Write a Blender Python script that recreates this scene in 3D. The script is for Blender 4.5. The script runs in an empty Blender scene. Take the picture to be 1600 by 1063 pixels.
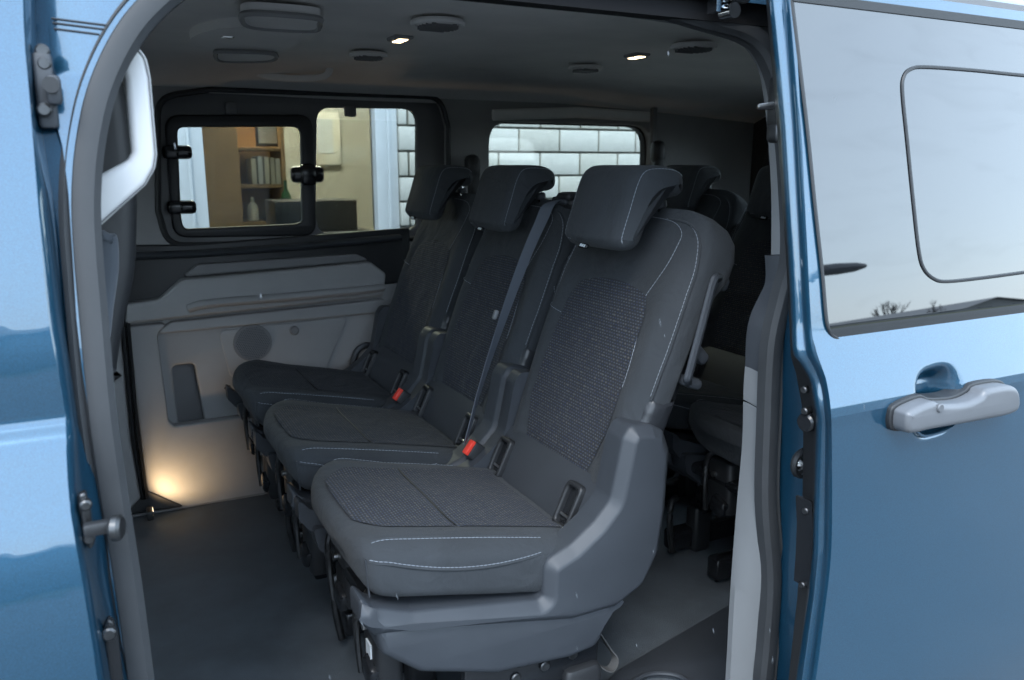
import bpy, bmesh, math, random
from mathutils import Vector, Matrix
from mathutils.geometry import tessellate_polygon
random.seed(7)
R = math.radians
C = bpy.context.scene.collection
S = bpy.context.scene
PI = math.pi

# ---------------------------------------------------------------- camera
# van frame: X towards the rear of the van, Y across into the van, Z up from the van floor
EYE = Vector((0, 0, 1.1)); FPX = 1266.0
AX = Vector((0.89098993, -0.45402307, 0)); AY = Vector((0.09587303, 0.18814441, 0.97745079)); AZ = Vector((0.44378521, 0.87089881, -0.21116334))
cam_d = bpy.data.cameras.new('camera'); cam = bpy.data.objects.new('camera', cam_d); C.objects.link(cam)
cam_d.sensor_width = 36; cam_d.lens = FPX / 1600 * 36; cam_d.clip_start = .02; cam_d.clip_end = 2000
mw = Matrix.Identity(4)
for i in range(3):
    mw[i][0], mw[i][1], mw[i][2], mw[i][3] = AX[i], AY[i], -AZ[i], EYE[i]
cam.matrix_world = mw
S.camera = cam
cam_d.dof.use_dof = True; cam_d.dof.focus_distance = 1.6; cam_d.dof.aperture_fstop = 6.3

# ---------------------------------------------------------------- light
EXPOSURE = 2.32
SUN_EL, SUN_AZ = R(52), R(215)
w = bpy.data.worlds.new('World'); S.world = w; w.use_nodes = True
nt = w.node_tree; nt.nodes.clear()
sky = nt.nodes.new('ShaderNodeTexSky'); sky.sky_type = 'NISHITA'; sky.sun_disc = False
sky.sun_elevation = SUN_EL; sky.sun_rotation = SUN_AZ; sky.dust_density = .6; sky.air_density = 1.0; sky.ozone_density = 1.5
hs = nt.nodes.new('ShaderNodeHueSaturation'); hs.inputs['Saturation'].default_value = .74
bg = nt.nodes.new('ShaderNodeBackground'); bg.inputs[1].default_value = .15
out = nt.nodes.new('ShaderNodeOutputWorld')
tcw = nt.nodes.new('ShaderNodeTexCoord'); nzw = nt.nodes.new('ShaderNodeTexNoise'); nzw.inputs['Scale'].default_value = 2.2; nzw.inputs['Detail'].default_value = 5; nzw.inputs['Roughness'].default_value = .5
mpw = nt.nodes.new('ShaderNodeMapRange'); mpw.inputs[1].default_value = .3; mpw.inputs[2].default_value = .7; mpw.inputs[3].default_value = .5; mpw.inputs[4].default_value = .84
mxw = nt.nodes.new('ShaderNodeMix'); mxw.data_type = 'RGBA'; mxw.inputs[7].default_value = (4.2, 5.3, 6.4, 1)      # cloud cover
nt.links.new(tcw.outputs['Generated'], nzw.inputs['Vector']); nt.links.new(nzw.outputs['Fac'], mpw.inputs[0]); nt.links.new(mpw.outputs[0], mxw.inputs[0])
nt.links.new(sky.outputs[0], hs.inputs['Color']); nt.links.new(hs.outputs[0], mxw.inputs[6]); nt.links.new(mxw.outputs[2], bg.inputs[0]); nt.links.new(bg.outputs[0], out.inputs[0])
sl = bpy.data.lights.new('sun', 'SUN'); sun = bpy.data.objects.new('sun', sl); C.objects.link(sun)
sl.energy = .5; sl.angle = R(25); sl.color = (1, .98, .95)
sd = Vector((math.sin(SUN_AZ) * math.cos(SUN_EL), math.cos(SUN_AZ) * math.cos(SUN_EL), math.sin(SUN_EL)))
sun.rotation_euler = sd.to_track_quat('Z', 'Y').to_euler()
S.view_settings.view_transform = 'Standard'; S.view_settings.look = 'None'; S.view_settings.exposure = EXPOSURE; S.view_settings.gamma = 1
S.render.engine = 'CYCLES'
cy = S.cycles
cy.use_denoising = True; cy.max_bounces = 10; cy.diffuse_bounces = 5; cy.glossy_bounces = 4; cy.transparent_max_bounces = 12; cy.sample_clamp_indirect = 6
cy.caustics_reflective = False; cy.caustics_refractive = False

# ---------------------------------------------------------------- sight lines into the place
def ray(u, v): return AX * (u - 800) + AY * (531.5 - v) + AZ * FPX
def PY(u, v, y): d = ray(u, v); return EYE + d * (y / d.y)
def PX(u, v, x): d = ray(u, v); return EYE + d * (x / d.x)
def PZ(u, v, z): d = ray(u, v); return EYE + d * ((z - EYE.z) / d.z)
def lean(z): return .15 * max(0, z - .86)
def PF(u, v, f):                                            # point on a body surface y = f(z)
    y = f(1.0)
    for _ in range(12): y = f(PY(u, v, y).z)
    return PY(u, v, y)
def PL(u, v, off): return PF(u, v, lambda z: off + lean(z))
def XZ(pts, y): return [(p.x, p.z) for p in (PY(u, v, y) for u, v in pts)]
def interp(tab, x):
    if x <= tab[0][0]: return tab[0][1]
    for (a, b), (c, d) in zip(tab, tab[1:]):
        if x <= c: return b + (d - b) * (x - a) / (c - a)
    return tab[-1][1]
def cr(pts, n=8, closed=False):                             # Catmull-Rom
    P = [Vector(p) for p in pts]; N = len(P); o = []
    for i in range(N if closed else N - 1):
        if closed: a, b, c, d = (P[(i + k) % N] for k in (-1, 0, 1, 2))
        else: a, b, c, d = P[max(i - 1, 0)], P[i], P[i + 1], P[min(i + 2, N - 1)]
        for k in range(n):
            t = k / n
            o.append(.5 * ((2 * b) + (c - a) * t + (2 * a - 5 * b + 4 * c - d) * t * t + (3 * b - a - 3 * c + d) * t ** 3))
    if not closed: o.append(P[-1])
    return o
def cr2(pts, n=8, closed=False): return [(p.x, p.y) for p in cr([(a, b, 0) for a, b in pts], n, closed)]
def rpoly(pts, r=.02, seg=5):                               # polygon with rounded corners
    o = []; N = len(pts)
    for i in range(N):
        a, b, c = Vector(pts[i - 1]), Vector(pts[i]), Vector(pts[(i + 1) % N])
        rr = r[i] if isinstance(r, (list, tuple)) else r
        d1 = (a - b); d2 = (c - b); l1, l2 = d1.length, d2.length
        d1.normalize(); d2.normalize()
        dot = max(-1, min(1, d1.dot(d2))); ang = math.acos(dot)
        if rr <= 0 or ang > PI - .02: o.append(tuple(b)); continue
        t = min(rr / math.tan(ang / 2), l1 * .48, l2 * .48)
        p, q = b + d1 * t, b + d2 * t
        for k in range(seg + 1):
            s = k / seg
            o.append(tuple(p * (1 - s) ** 2 + b * 2 * s * (1 - s) + q * s * s))
    return o
def rrect(x0, x1, z0, z1, r, seg=5): return rpoly([(x0, z0), (x1, z0), (x1, z1), (x0, z1)], r, seg)

# ---------------------------------------------------------------- mesh helpers
class MB:
    def __init__(s): s.v = []; s.f = []; s.uv = None
    def add(s, verts, faces):
        k = len(s.v); s.v += [tuple(p) for p in verts]; s.f += [tuple(i + k for i in f) for f in faces]; return s
    def grid(s, rows, closed=False, flip=False):
        n = len(rows[0]); V = [p for r in rows for p in r]; F = []
        for i in range(len(rows) - 1):
            for j in range(n if closed else n - 1):
                a, b = i * n + j, i * n + (j + 1) % n
                q = (a, b, b + n, a + n); F.append(q[::-1] if flip else q)
        return s.add(V, F)
    def loft(s, rings, cap=True, flip=False):
        s.grid(rings, True, flip)
        if cap:
            k = len(s.v) - len(rings) * len(rings[0]); n = len(rings[0])
            a = tuple(range(k, k + n)); b = tuple(range(len(s.v) - n, len(s.v)))
            s.f.append(a[::-1] if not flip else a); s.f.append(b if not flip else b[::-1])
        return s
    def sweep(s, path, prof, up=(0, 0, 1), closed=False, cap=True):  # prof: [(a, b)] a along side, b along up
        P = [Vector(p) for p in path]; N = len(P); rings = []; U = Vector(up)
        for i in range(N):
            t = (P[(i + 1) % N] - P[i - 1]) if closed else (P[min(i + 1, N - 1)] - P[max(i - 1, 0)])
            t.normalize(); sd = t.cross(U)
            if sd.length < 1e-4: sd = t.cross(Vector((.3, .9, .1)))
            sd.normalize(); u2 = sd.cross(t)
            sc = 1
            rings.append([P[i] + sd * a + u2 * b for a, b in prof])
        if closed: rings.append(rings[0])
        return s.loft(rings, cap and not closed)
    def tube(s, path, r, n=8, closed=False, up=(0.03, .02, 1)):
        rr = r if isinstance(r, tuple) else (r, r)
        return s.sweep(path, [(rr[0] * math.cos(2 * PI * k / n), rr[1] * math.sin(2 * PI * k / n)) for k in range(n)], up, closed)
    def box(s, c, d, rot=None, bev=0):
        c = Vector(c); x, y, z = (q / 2 for q in d)
        if bev:
            rings = []
            b = min(bev, x * .9, y * .9, z * .9)
            for zz, ins in ((-z, b), (-z + b * .3, b * .3), (-z + b, 0), (z - b, 0), (z - b * .3, b * .3), (z, b)):
                rings.append([Vector(p + (zz,)) for p in rrect(-x + ins, x - ins, -y + ins, y - ins, b, 3)])
            V = [p for r in rings for p in r]
            if rot: V = [rot @ p for p in V]
            n = len(rings[0])
            return s.loft([[c + p for p in V[i * n:(i + 1) * n]] for i in range(len(rings))])
        V = [Vector((i * x, j * y, k * z)) for i in (-1, 1) for j in (-1, 1) for k in (-1, 1)]
        if rot: V = [rot @ p for p in V]
        return s.add([c + p for p in V], [(0, 1, 3, 2), (4, 6, 7, 5), (0, 4, 5, 1), (2, 3, 7, 6), (0, 2, 6, 4), (1, 5, 7, 3)])
    def cyl(s, a, b, r, n=14, r2=None, bev=0):
        a, b = Vector(a), Vector(b); t = (b - a).normalized(); q = t.to_track_quat('Z', 'Y').to_matrix()
        r2 = r if r2 is None else r2; L = (b - a).length
        prof = [(0, r - bev), (bev, r), (L - bev, r2), (L, r2 - bev)] if bev else [(0, r), (L, r2)]
        return s.loft([[a + q @ Vector((ra * math.cos(2 * PI * k / n), ra * math.sin(2 * PI * k / n), h)) for k in range(n)] for h, ra in prof])
    def plate(s, loops, d0, d1, frame, bev=0, bseg=3, back=False):
        # loops: outer + holes as 2D points; frame maps (x, y, depth) to the world; d1 is the face towards +depth
        L = []
        for i, l in enumerate(loops):
            a = sum(p[0] * q[1] - q[0] * p[1] for p, q in zip(l, l[1:] + l[:1]))
            L.append(l if (a > 0) == (i == 0) else l[::-1])
        rings = [(d0, bev if back else 0)] if not back else [(d0 + bev * (1 - math.sin(PI / 2 * (1 - k / bseg))) if False else d0 + bev * (1 - math.cos(PI / 2 * k / bseg)), bev * (1 - math.sin(PI / 2 * k / bseg))) for k in range(bseg + 1)]
        if bev and bseg == 1: rings += [(d1 - bev * p, bev * q) for p, q in ((1.25, 0), (1.02, .03), (.84, .17), (.17, .84), (.03, 1.02), (0, 1.25))]
        elif bev: rings += [(d1 - bev * (1 - math.sin(PI / 2 * k / bseg)), bev * (1 - math.cos(PI / 2 * k / bseg))) for k in range(bseg + 1)]
        else: rings += [(d1, 0)]
        def inset(l, b):
            if b < 1e-7: return l
            o = []; N = len(l)
            for i in range(N):
                p, q, r = Vector(l[i - 1]), Vector(l[i]), Vector(l[(i + 1) % N])
                e1 = (q - p); e2 = (r - q)
                if e1.length < 1e-9 or e2.length < 1e-9: o.append(l[i]); continue
                e1.normalize(); e2.normalize()
                m = Vector((-e1.y - e2.y, e1.x + e2.x)); ml = m.length
                if ml < 1e-6: o.append(l[i]); continue
                m /= ml; c = max(.5, m.dot(Vector((-e1.y, e1.x))))
                o.append(tuple(q + m * (b / c)))
            return o
        for l in L:
            s.grid([[frame(x, y, d) for x, y in inset(l, b)] for d, b in rings], True)
        for d, b, fl in ((rings[0][0], rings[0][1], True), (rings[-1][0], rings[-1][1], False)):
            I = [inset(l, b) for l in L]; flat = [p for l in I for p in l]
            T = tessellate_polygon([[Vector((x, y, 0)) for x, y in l] for l in I])
            F = []
            for t in T:
                p, q, r = (flat[k] for k in t)
                ar = (q[0] - p[0]) * (r[1] - p[1]) - (r[0] - p[0]) * (q[1] - p[1])
                if abs(ar) < 1e-12: continue
                F.append(tuple(t) if (ar > 0) != fl else tuple(t)[::-1])
            s.add([frame(x, y, d) for x, y in flat], F)
        return s
    def build(s, name, m, parent=None, label=None, kind=None, sharp=35, off=None, uv=None):
        me = bpy.data.meshes.new(name)
        o_ = Vector(off) if off is not None else Vector((0, 0, 0))
        me.from_pydata([tuple(Vector(p) - o_) for p in s.v], [], s.f)
        bm = bmesh.new(); bm.from_mesh(me)
        bmesh.ops.remove_doubles(bm, verts=bm.verts, dist=1e-5)
        bmesh.ops.recalc_face_normals(bm, faces=bm.faces)
        if uv:
            lay = bm.loops.layers.uv.new('UVMap')
            for f in bm.faces:
                for l in f.loops: l[lay].uv = uv(l.vert.co)
        bm.to_mesh(me); bm.free()
        me.polygons.foreach_set('use_smooth', [True] * len(me.polygons))
        me.set_sharp_from_angle(angle=R(sharp))
        me.materials.append(m)
        o = bpy.data.objects.new(name, me); C.objects.link(o)
        if parent is not None: o.parent = parent
        if label: o['label'] = label
        if kind: o['kind'] = kind
        return o
def FY(x, z, d): return Vector((x, -d, z))                   # plates across the view: depth runs towards the camera side (-Y)
def FYat(y0): return lambda x, z, d: Vector((x, y0 - d, z))
def FZ(x, y, d): return Vector((x, y, d))
def FX(y, z, d): return Vector((d, y, z))
def plateY(name, loops, ynear, yfar, m, parent, bev=.004, **k):
    return MB().plate(loops, -yfar, -ynear, FY, bev).build(name, m, parent, **k)
def thing(name, label, cat, loc=(0, 0, 0), group=None):
    o = bpy.data.objects.new(name, None); C.objects.link(o); o.location = loc; o.empty_display_size = .1
    o['label'] = label; o['category'] = cat
    if group: o['group'] = group
    return o
def tag(o, label, cat, group=None):
    o['label'] = label; o['category'] = cat
    if group: o['group'] = group
    return o
def dup(root, loc, label):
    r = root.copy(); C.objects.link(r); r.location = loc; r['label'] = label
    for ch in list(root.children):
        c = ch.copy(); C.objects.link(c); c.parent = r
        for g in ch.children:
            d = g.copy(); C.objects.link(d); d.parent = c
    return r

# ---------------------------------------------------------------- materials
def mat(name, col, rough=.5, metal=0, coat=0, bump=0, bscale=400, var=0, vscale=6, spec=.5, sheen=0, coat_r=.03, bdist=.0006):
    m = bpy.data.materials.new(name); m.use_nodes = True; t = m.node_tree; b = t.nodes['Principled BSDF']
    b.inputs['Base Color'].default_value = (*col, 1); b.inputs['Roughness'].default_value = rough; b.inputs['Metallic'].default_value = metal
    b.inputs['Coat Weight'].default_value = coat; b.inputs['Coat Roughness'].default_value = coat_r; b.inputs['Specular IOR Level'].default_value = spec
    b.inputs['Sheen Weight'].default_value = sheen
    tc = t.nodes.new('ShaderNodeTexCoord')
    if var:
        n = t.nodes.new('ShaderNodeTexNoise'); n.inputs['Scale'].default_value = vscale; n.inputs['Detail'].default_value = 6; n.inputs['Roughness'].default_value = .65
        t.links.new(tc.outputs['Object'], n.inputs['Vector'])
        mp = t.nodes.new('ShaderNodeMapRange'); mp.inputs[1].default_value = .3; mp.inputs[2].default_value = .7; mp.inputs[3].default_value = 1 - var; mp.inputs[4].default_value = 1 + var
        t.links.new(n.outputs['Fac'], mp.inputs[0])
        mx = t.nodes.new('ShaderNodeMix'); mx.data_type = 'RGBA'; mx.blend_type = 'MULTIPLY'; mx.inputs[0].default_value = 1
        mx.inputs[6].default_value = (*col, 1); t.links.new(mp.outputs[0], mx.inputs[7]); t.links.new(mx.outputs[2], b.inputs['Base Color'])
        mr = t.nodes.new('ShaderNodeMapRange'); mr.inputs[1].default_value = .3; mr.inputs[2].default_value = .7; mr.inputs[3].default_value = max(0, rough - var * .3); mr.inputs[4].default_value = min(1, rough + var * .3)
        if not coat: t.links.new(n.outputs['Fac'], mr.inputs[0]); t.links.new(mr.outputs[0], b.inputs['Roughness'])
    if bump:
        n2 = t.nodes.new('ShaderNodeTexNoise'); n2.inputs['Scale'].default_value = bscale; n2.inputs['Detail'].default_value = 3
        t.links.new(tc.outputs['Object'], n2.inputs['Vector'])
        bp = t.nodes.new('ShaderNodeBump'); bp.inputs['Strength'].default_value = bump; bp.inputs['Distance'].default_value = bdist
        t.links.new(n2.outputs['Fac'], bp.inputs['Height']); t.links.new(bp.outputs[0], b.inputs['Normal'])
    return m
def emit(name, col, s):
    m = mat(name, col); b = m.node_tree.nodes['Principled BSDF']
    b.inputs['Emission Color'].default_value = (*col, 1); b.inputs['Emission Strength'].default_value = s
    return m
def glass(name, tint, refl=1.0, ior=1.5):
    m = bpy.data.materials.new(name); m.use_nodes = True; t = m.node_tree; t.nodes.clear()
    tr = t.nodes.new('ShaderNodeBsdfTransparent'); tr.inputs[0].default_value = (*tint, 1)
    gl = t.nodes.new('ShaderNodeBsdfGlossy'); gl.inputs['Roughness'].default_value = .01
    fr = t.nodes.new('ShaderNodeFresnel'); fr.inputs[0].default_value = ior
    mu = t.nodes.new('ShaderNodeMath'); mu.operation = 'MULTIPLY'; mu.inputs[1].default_value = refl; t.links.new(fr.outputs[0], mu.inputs[0])
    mx = t.nodes.new('ShaderNodeMixShader'); o = t.nodes.new('ShaderNodeOutputMaterial')
    t.links.new(mu.outputs[0], mx.inputs[0]); t.links.new(tr.outputs[0], mx.inputs[1]); t.links.new(gl.outputs[0], mx.inputs[2]); t.links.new(mx.outputs[0], o.inputs[0])
    return m
def fabric_pattern(name):
    # woven insert: rows of short pale dashes on charcoal, some threads blue or tan; UV in metres
    m = mat(name, (.02, .022, .026), .95, sheen=.03); t = m.node_tree; b = t.nodes['Principled BSDF']
    uv = t.nodes.new('ShaderNodeUVMap'); uv.uv_map = 'UVMap'
    def bricks(off, wd, hg, mo, c1, c2):
        mp = t.nodes.new('ShaderNodeMapping'); mp.inputs['Location'].default_value = off; t.links.new(uv.outputs[0], mp.inputs[0])
        br = t.nodes.new('ShaderNodeTexBrick'); br.inputs['Scale'].default_value = 1; br.inputs['Brick Width'].default_value = wd; br.inputs['Row Height'].default_value = hg
        br.inputs['Mortar Size'].default_value = mo; br.inputs['Mortar Smooth'].default_value = .25; br.offset = .5
        br.inputs['Color1'].default_value = (*c1, 1); br.inputs['Color2'].default_value = (*c2, 1); br.inputs['Mortar'].default_value = (.017, .019, .0235, 1)
        t.links.new(mp.outputs[0], br.inputs['Vector']); return br
    b1 = bricks((0, 0, 0), .0086, .0060, .0021, (.070, .078, .093), (.024, .036, .075))
    b2 = bricks((.0031, .0031, 0), .0129, .0120, .0048, (.085, .078, .064), (.017, .019, .0235))
    mx = t.nodes.new('ShaderNodeMix'); mx.data_type = 'RGBA'; mx.blend_type = 'LIGHTEN'; mx.inputs[0].default_value = 1
    t.links.new(b1.outputs['Color'], mx.inputs[6]); t.links.new(b2.outputs['Color'], mx.inputs[7]); t.links.new(mx.outputs[2], b.inputs['Base Color'])
    mm = b1
    bp = t.nodes.new('ShaderNodeBump'); bp.inputs['Strength'].default_value = .5; bp.inputs['Distance'].default_value = .001
    inv = t.nodes.new('ShaderNodeMath'); inv.operation = 'SUBTRACT'; inv.inputs[0].default_value = 1; t.links.new(mm.outputs['Fac'], inv.inputs[1]); t.links.new(inv.outputs[0], bp.inputs['Height']); t.links.new(bp.outputs[0], b.inputs['Normal'])
    return m
def paint(name, col):
    m = mat(name, col, .28, .5, 1.0, coat_r=.02); t = m.node_tree; b = t.nodes['Principled BSDF']; b.inputs['Coat IOR'].default_value = 1.72
    tc = t.nodes.new('ShaderNodeTexCoord')
    n = t.nodes.new('ShaderNodeTexVoronoi'); n.inputs['Scale'].default_value = 1400; t.links.new(tc.outputs['Object'], n.inputs['Vector'])
    mp = t.nodes.new('ShaderNodeMapRange'); mp.inputs[3].default_value = .8; mp.inputs[4].default_value = 1.25
    sp = t.nodes.new('ShaderNodeSeparateColor'); t.links.new(n.outputs['Color'], sp.inputs[0]); t.links.new(sp.outputs[0], mp.inputs[0])
    mx = t.nodes.new('ShaderNodeMix'); mx.data_type = 'RGBA'; mx.blend_type = 'MULTIPLY'; mx.inputs[0].default_value = 1; mx.inputs[6].default_value = (*col, 1)
    t.links.new(mp.outputs[0], mx.inputs[7]); t.links.new(mx.outputs[2], b.inputs['Base Color'])
    # wet haze of fine rain on the clear coat, and a faint orange peel
    n4 = t.nodes.new('ShaderNodeTexNoise'); n4.inputs['Scale'].default_value = 9; n4.inputs['Detail'].default_value = 8; t.links.new(tc.outputs['Object'], n4.inputs['Vector'])
    m4 = t.nodes.new('ShaderNodeMapRange'); m4.inputs[1].default_value = .4; m4.inputs[2].default_value = .75; m4.inputs[3].default_value = .02; m4.inputs[4].default_value = .10
    t.links.new(n4.outputs['Fac'], m4.inputs[0]); t.links.new(m4.outputs[0], b.inputs['Coat Roughness'])
    n5 = t.nodes.new('ShaderNodeTexNoise'); n5.inputs['Scale'].default_value = 14; n5.inputs['Detail'].default_value = 2; t.links.new(tc.outputs['Object'], n5.inputs['Vector'])
    bp = t.nodes.new('ShaderNodeBump'); bp.inputs['Strength'].default_value = .16; bp.inputs['Distance'].default_value = .006
    t.links.new(n5.outputs['Fac'], bp.inputs['Height']); t.links.new(bp.outputs[0], b.inputs['Coat Normal'])
    return m
def soften(m, scale, dist, strength=.6):                      # broad dents and creases under the fine grain
    t = m.node_tree; b = t.nodes['Principled BSDF']; tc = t.nodes.new('ShaderNodeTexCoord'); n = t.nodes.new('ShaderNodeTexNoise')
    n.inputs['Scale'].default_value = scale; n.inputs['Detail'].default_value = 4; n.inputs['Distortion'].default_value = .6; t.links.new(tc.outputs['Object'], n.inputs['Vector'])
    bp = t.nodes.new('ShaderNodeBump'); bp.inputs['Strength'].default_value = strength; bp.inputs['Distance'].default_value = dist; t.links.new(n.outputs['Fac'], bp.inputs['Height'])
    old = b.inputs['Normal'].links[0].from_node if b.inputs['Normal'].links else None
    if old: t.links.new(bp.outputs[0], old.inputs['Normal'])
    else: t.links.new(bp.outputs[0], b.inputs['Normal'])
M = dict(
    blue=paint('blue_paint', (.013, .066, .120)),
    sleet=mat('sleet', (.22, .24, .26), .4),
    matt=mat('matt_black', (.012, .012, .013), .9, spec=.1),
    vinyl=mat('black_vinyl', (.022, .024, .028), .38, bump=.5, bscale=60, bdist=.003),
    rubber=mat('rubber', (.033, .035, .038), .62, bump=.15, bscale=900, var=.15, vscale=12),
    black=mat('black_plastic', (.016, .017, .019), .5, bump=.15, bscale=1200),
    gloss_black=mat('gloss_black', (.012, .013, .015), .22),
    dark=mat('dark_plastic', (.036, .040, .047), .5, bump=.35, bscale=1300, var=.08, vscale=10),
    shield=mat('shield_plastic', (.037, .042, .050), .5, bump=.4, bscale=1400, var=.06, vscale=9),
    grey=mat('grey_trim', (.29, .29, .292), .6, bump=.35, bscale=1200, var=.07, vscale=5),
    dgrey=mat('mid_grey_trim', (.16, .16, .165), .6, bump=.3, bscale=1200, var=.07, vscale=5),
    pale=mat('pale_trim', (.165, .17, .175), .5, bump=.15, bscale=1200, var=.04, vscale=8),
    white=mat('white_trim', (.52, .52, .52), .42, bump=.1, bscale=900, var=.02, vscale=8),
    head=mat('headliner_felt', (.80, .785, .765), .95, bump=.5, bscale=700, var=.08, vscale=4),
    fabric=mat('charcoal_fabric', (.030, .0345, .040), .92, bump=.8, bscale=1500, var=.16, vscale=7, sheen=.04, bdist=.0008),
    fabric2=mat('grey_fabric', (.07, .08, .095), .92, bump=.8, bscale=1200, var=.12, vscale=7, sheen=.2),
    insert=fabric_pattern('patterned_fabric'),
    thread=mat('pale_thread', (.23, .255, .29), .8),
    belt=mat('belt_webbing', (.085, .097, .118), .7, bump=.6, bscale=1500),
    strap=mat('grey_webbing', (.10, .10, .10), .85, bump=.8, bscale=1300),
    red=mat('red_button', (.75, .05, .03), .4),
    floor=mat('floor_vinyl', (.082, .096, .110), .7, bump=1, bscale=420, var=.22, vscale=9, bdist=.001),
    steel=mat('steel', (.5, .5, .5), .28, 1), chrome=mat('chrome', (.8, .8, .8), .1, 1), zinc=mat('dark_steel', (.085, .087, .09), .38, .9, var=.2, vscale=60),
    silver=mat('silver_plastic', (.135, .14, .15), .42, .25, bump=.1, bscale=900, var=.06, vscale=18),
    glass=glass('tinted_glass', (.70, .73, .715)), glass2=glass('privacy_glass', (.74, .77, .755)),
    door_glass=None,
    brick=mat('white_brick', (.60, .60, .555), .85, bump=.7, bscale=120, var=.07, vscale=14, bdist=.002),
    brick2=mat('cream_brick', (.55, .545, .49), .85, bump=.7, bscale=120, var=.08, vscale=14, bdist=.002),
    mortar=mat('mortar', (.44, .43, .40), .95, bump=.6, bscale=200, var=.1),
    frame=mat('window_frame_white', (.62, .66, .69), .4, var=.05, vscale=8),
    wood=mat('beech_wood', (.42, .27, .135), .45, var=.18, vscale=5), beige=mat('beige_wall', (.44, .43, .38), .9, var=.05),
    paper=mat('paper', (.7, .68, .6), .8), green=mat('green_bottle', (.03, .12, .05), .15), desk=mat('dark_desk', (.03, .032, .04), .4),
    asphalt=mat('wet_paving', (.075, .076, .076), .6, bump=.8, bscale=90, var=.55, vscale=.55, bdist=.004),
    clad=mat('metal_cladding', (.16, .165, .17), .55, var=.1, vscale=.6), bark=mat('bark', (.05, .042, .036), .9), grass=mat('winter_grass', (.07, .075, .035), .95, var=.3, vscale=.5),
)
soften(M['fabric'], 9, .020, .7); soften(M['insert'], 9, .018, .7); soften(M['shield'], 5, .006, .4); soften(M['grey'], 4, .008, .4); soften(M['floor'], 7, .006)
dg = mat('dark_door_glass', (.006, .007, .008), .012, spec=1.0, coat=1.0, coat_r=.008); M['clear'] = glass('clear_glass', (.93, .95, .94)); M['door_glass'] = dg
_t = dg.node_tree; _b = _t.nodes['Principled BSDF']; _tc = _t.nodes.new('ShaderNodeTexCoord'); _mp = _t.nodes.new('ShaderNodeMapping'); _mp.inputs['Scale'].default_value = (3, 3, 14)
_n = _t.nodes.new('ShaderNodeTexNoise'); _n.inputs['Scale'].default_value = 1.6; _n.inputs['Detail'].default_value = 7; _n.inputs['Distortion'].default_value = 1.2; _t.links.new(_tc.outputs['Object'], _mp.inputs[0]); _t.links.new(_mp.outputs[0], _n.inputs['Vector'])
_r = _t.nodes.new('ShaderNodeMapRange'); _r.inputs[1].default_value = .52; _r.inputs[2].default_value = .8; _r.inputs[3].default_value = .85; _r.inputs[4].default_value = .62; _t.links.new(_n.outputs['Fac'], _r.inputs[0]); _t.links.new(_r.outputs[0], _b.inputs['Coat Weight'])
dg.node_tree.nodes['Principled BSDF'].inputs['IOR'].default_value = 1.5; dg.node_tree.nodes['Principled BSDF'].inputs['Coat IOR'].default_value = 1.5

# ================================================================ SETTING
def flat(name, x0, x1, y0, y1, z, m):
    return MB().add([(x0, y0, z), (x1, y0, z), (x1, y1, z), (x0, y1, z)], [(0, 1, 2, 3)]).build(name, m, None, kind='structure')
flat('ground', -900, 900, -900, 900, -.6, M['asphalt'])
flat('lawn', -200, 260, -60, -14, -.596, M['grass'])

# office building beyond the van
WY = 4.0
off_b = thing('office_building', 'white brick office building right behind the van with large framed window', 'building', (1, WY, -.6))
def bpart(mb, name, m, **k): return mb.build(name, m, off_b, off=off_b.location, **k)
WX0, WX1 = .35, 1.385                                         # window opening
bpart(MB().plate([[(-6, -.6), (9, -.6), (9, 5.5), (-6, 5.5)], rrect(WX0, WX1, .25, 2.2, 0)], -WY - .3, -WY, FY), 'wall', M['mortar'])
bw, bh, jt = .2525, .125, .011
zi0, zi1 = 6, 14
z_ref = 1.1 + 4 * .0169                                     # a bed joint seen through the rear side window
bm_mesh = {}
n_b = 0
for k in range(-3, 5):
    zc = z_ref + (k + .5) * bh
    ph = .641 * 4 if k % 2 == 0 else .578 * 4 + bw * .52
    ph = ph - 12 * bw
    for i in range(0, 30):
        xa, xb = ph + i * bw + jt / 2, ph + (i + 1) * bw - jt / 2
        if xb < WX1 + .03 or xb > 3.9: continue
        xa = max(xa, WX1 + .004)
        if xb - xa < .03: continue
        key = round(xb - xa, 3)
        if key not in bm_mesh:
            bm_mesh[key] = [MB().box((0, 0, 0), (key, .05, bh - jt), bev=.004).build('brick', M[q], off_b) for q in ('brick', 'brick2')]
            for o in bm_mesh[key]: C.objects.unlink(o)
        src = bm_mesh[key][random.random() < .3]
        o = src.copy(); o.name = 'brick'; C.objects.link(o); o.parent = off_b
        o.location = Vector(((xa + xb) / 2, WY - .018 + random.uniform(-.0015, .0015), zc)) - off_b.location
        o.rotation_euler = (random.uniform(-.004, .004), 0, random.uniform(-.004, .004))
for l in bm_mesh.values():
    for o in l: bpy.data.objects.remove(o)
rest = MB()
for k in range(-15, 26):
    zc = z_ref + (k + .5) * bh; ph = (.641 * 4 if k % 2 == 0 else .578 * 4 + bw * .52) - 24 * bw
    for i in range(0, 42):
        xa, xb = ph + i * bw + jt / 2, ph + (i + 1) * bw - jt / 2
        if -3 <= k < 5 and not (xb < WX1 + .03 or xb > 3.9): continue
        if zc - bh < 2.2 and zc + bh > .25 and xb > WX0 and xa < WX1: continue
        if -.6 < zc < 4.4: rest.box(((xa + xb) / 2, WY - .014, zc), (xb - xa, .04, bh - jt))
bpart(rest, 'brick_courses', M['brick'], kind='stuff')
fr = bpart(MB().plate([rrect(WX0, WX1, .25, 2.2, 0), rrect(WX0 + .115, 1.272, .37, 2.08, 0)], -WY - .07, -WY + .02, FY, .004), 'window_frame', M['frame'])
for x in (WX0 + .05, 1.335):
    MB().box((x, WY - .026, 1.2), (.012, .012, 1.7)).build('glazing_bead', M['frame'], fr, off=off_b.location)
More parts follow.
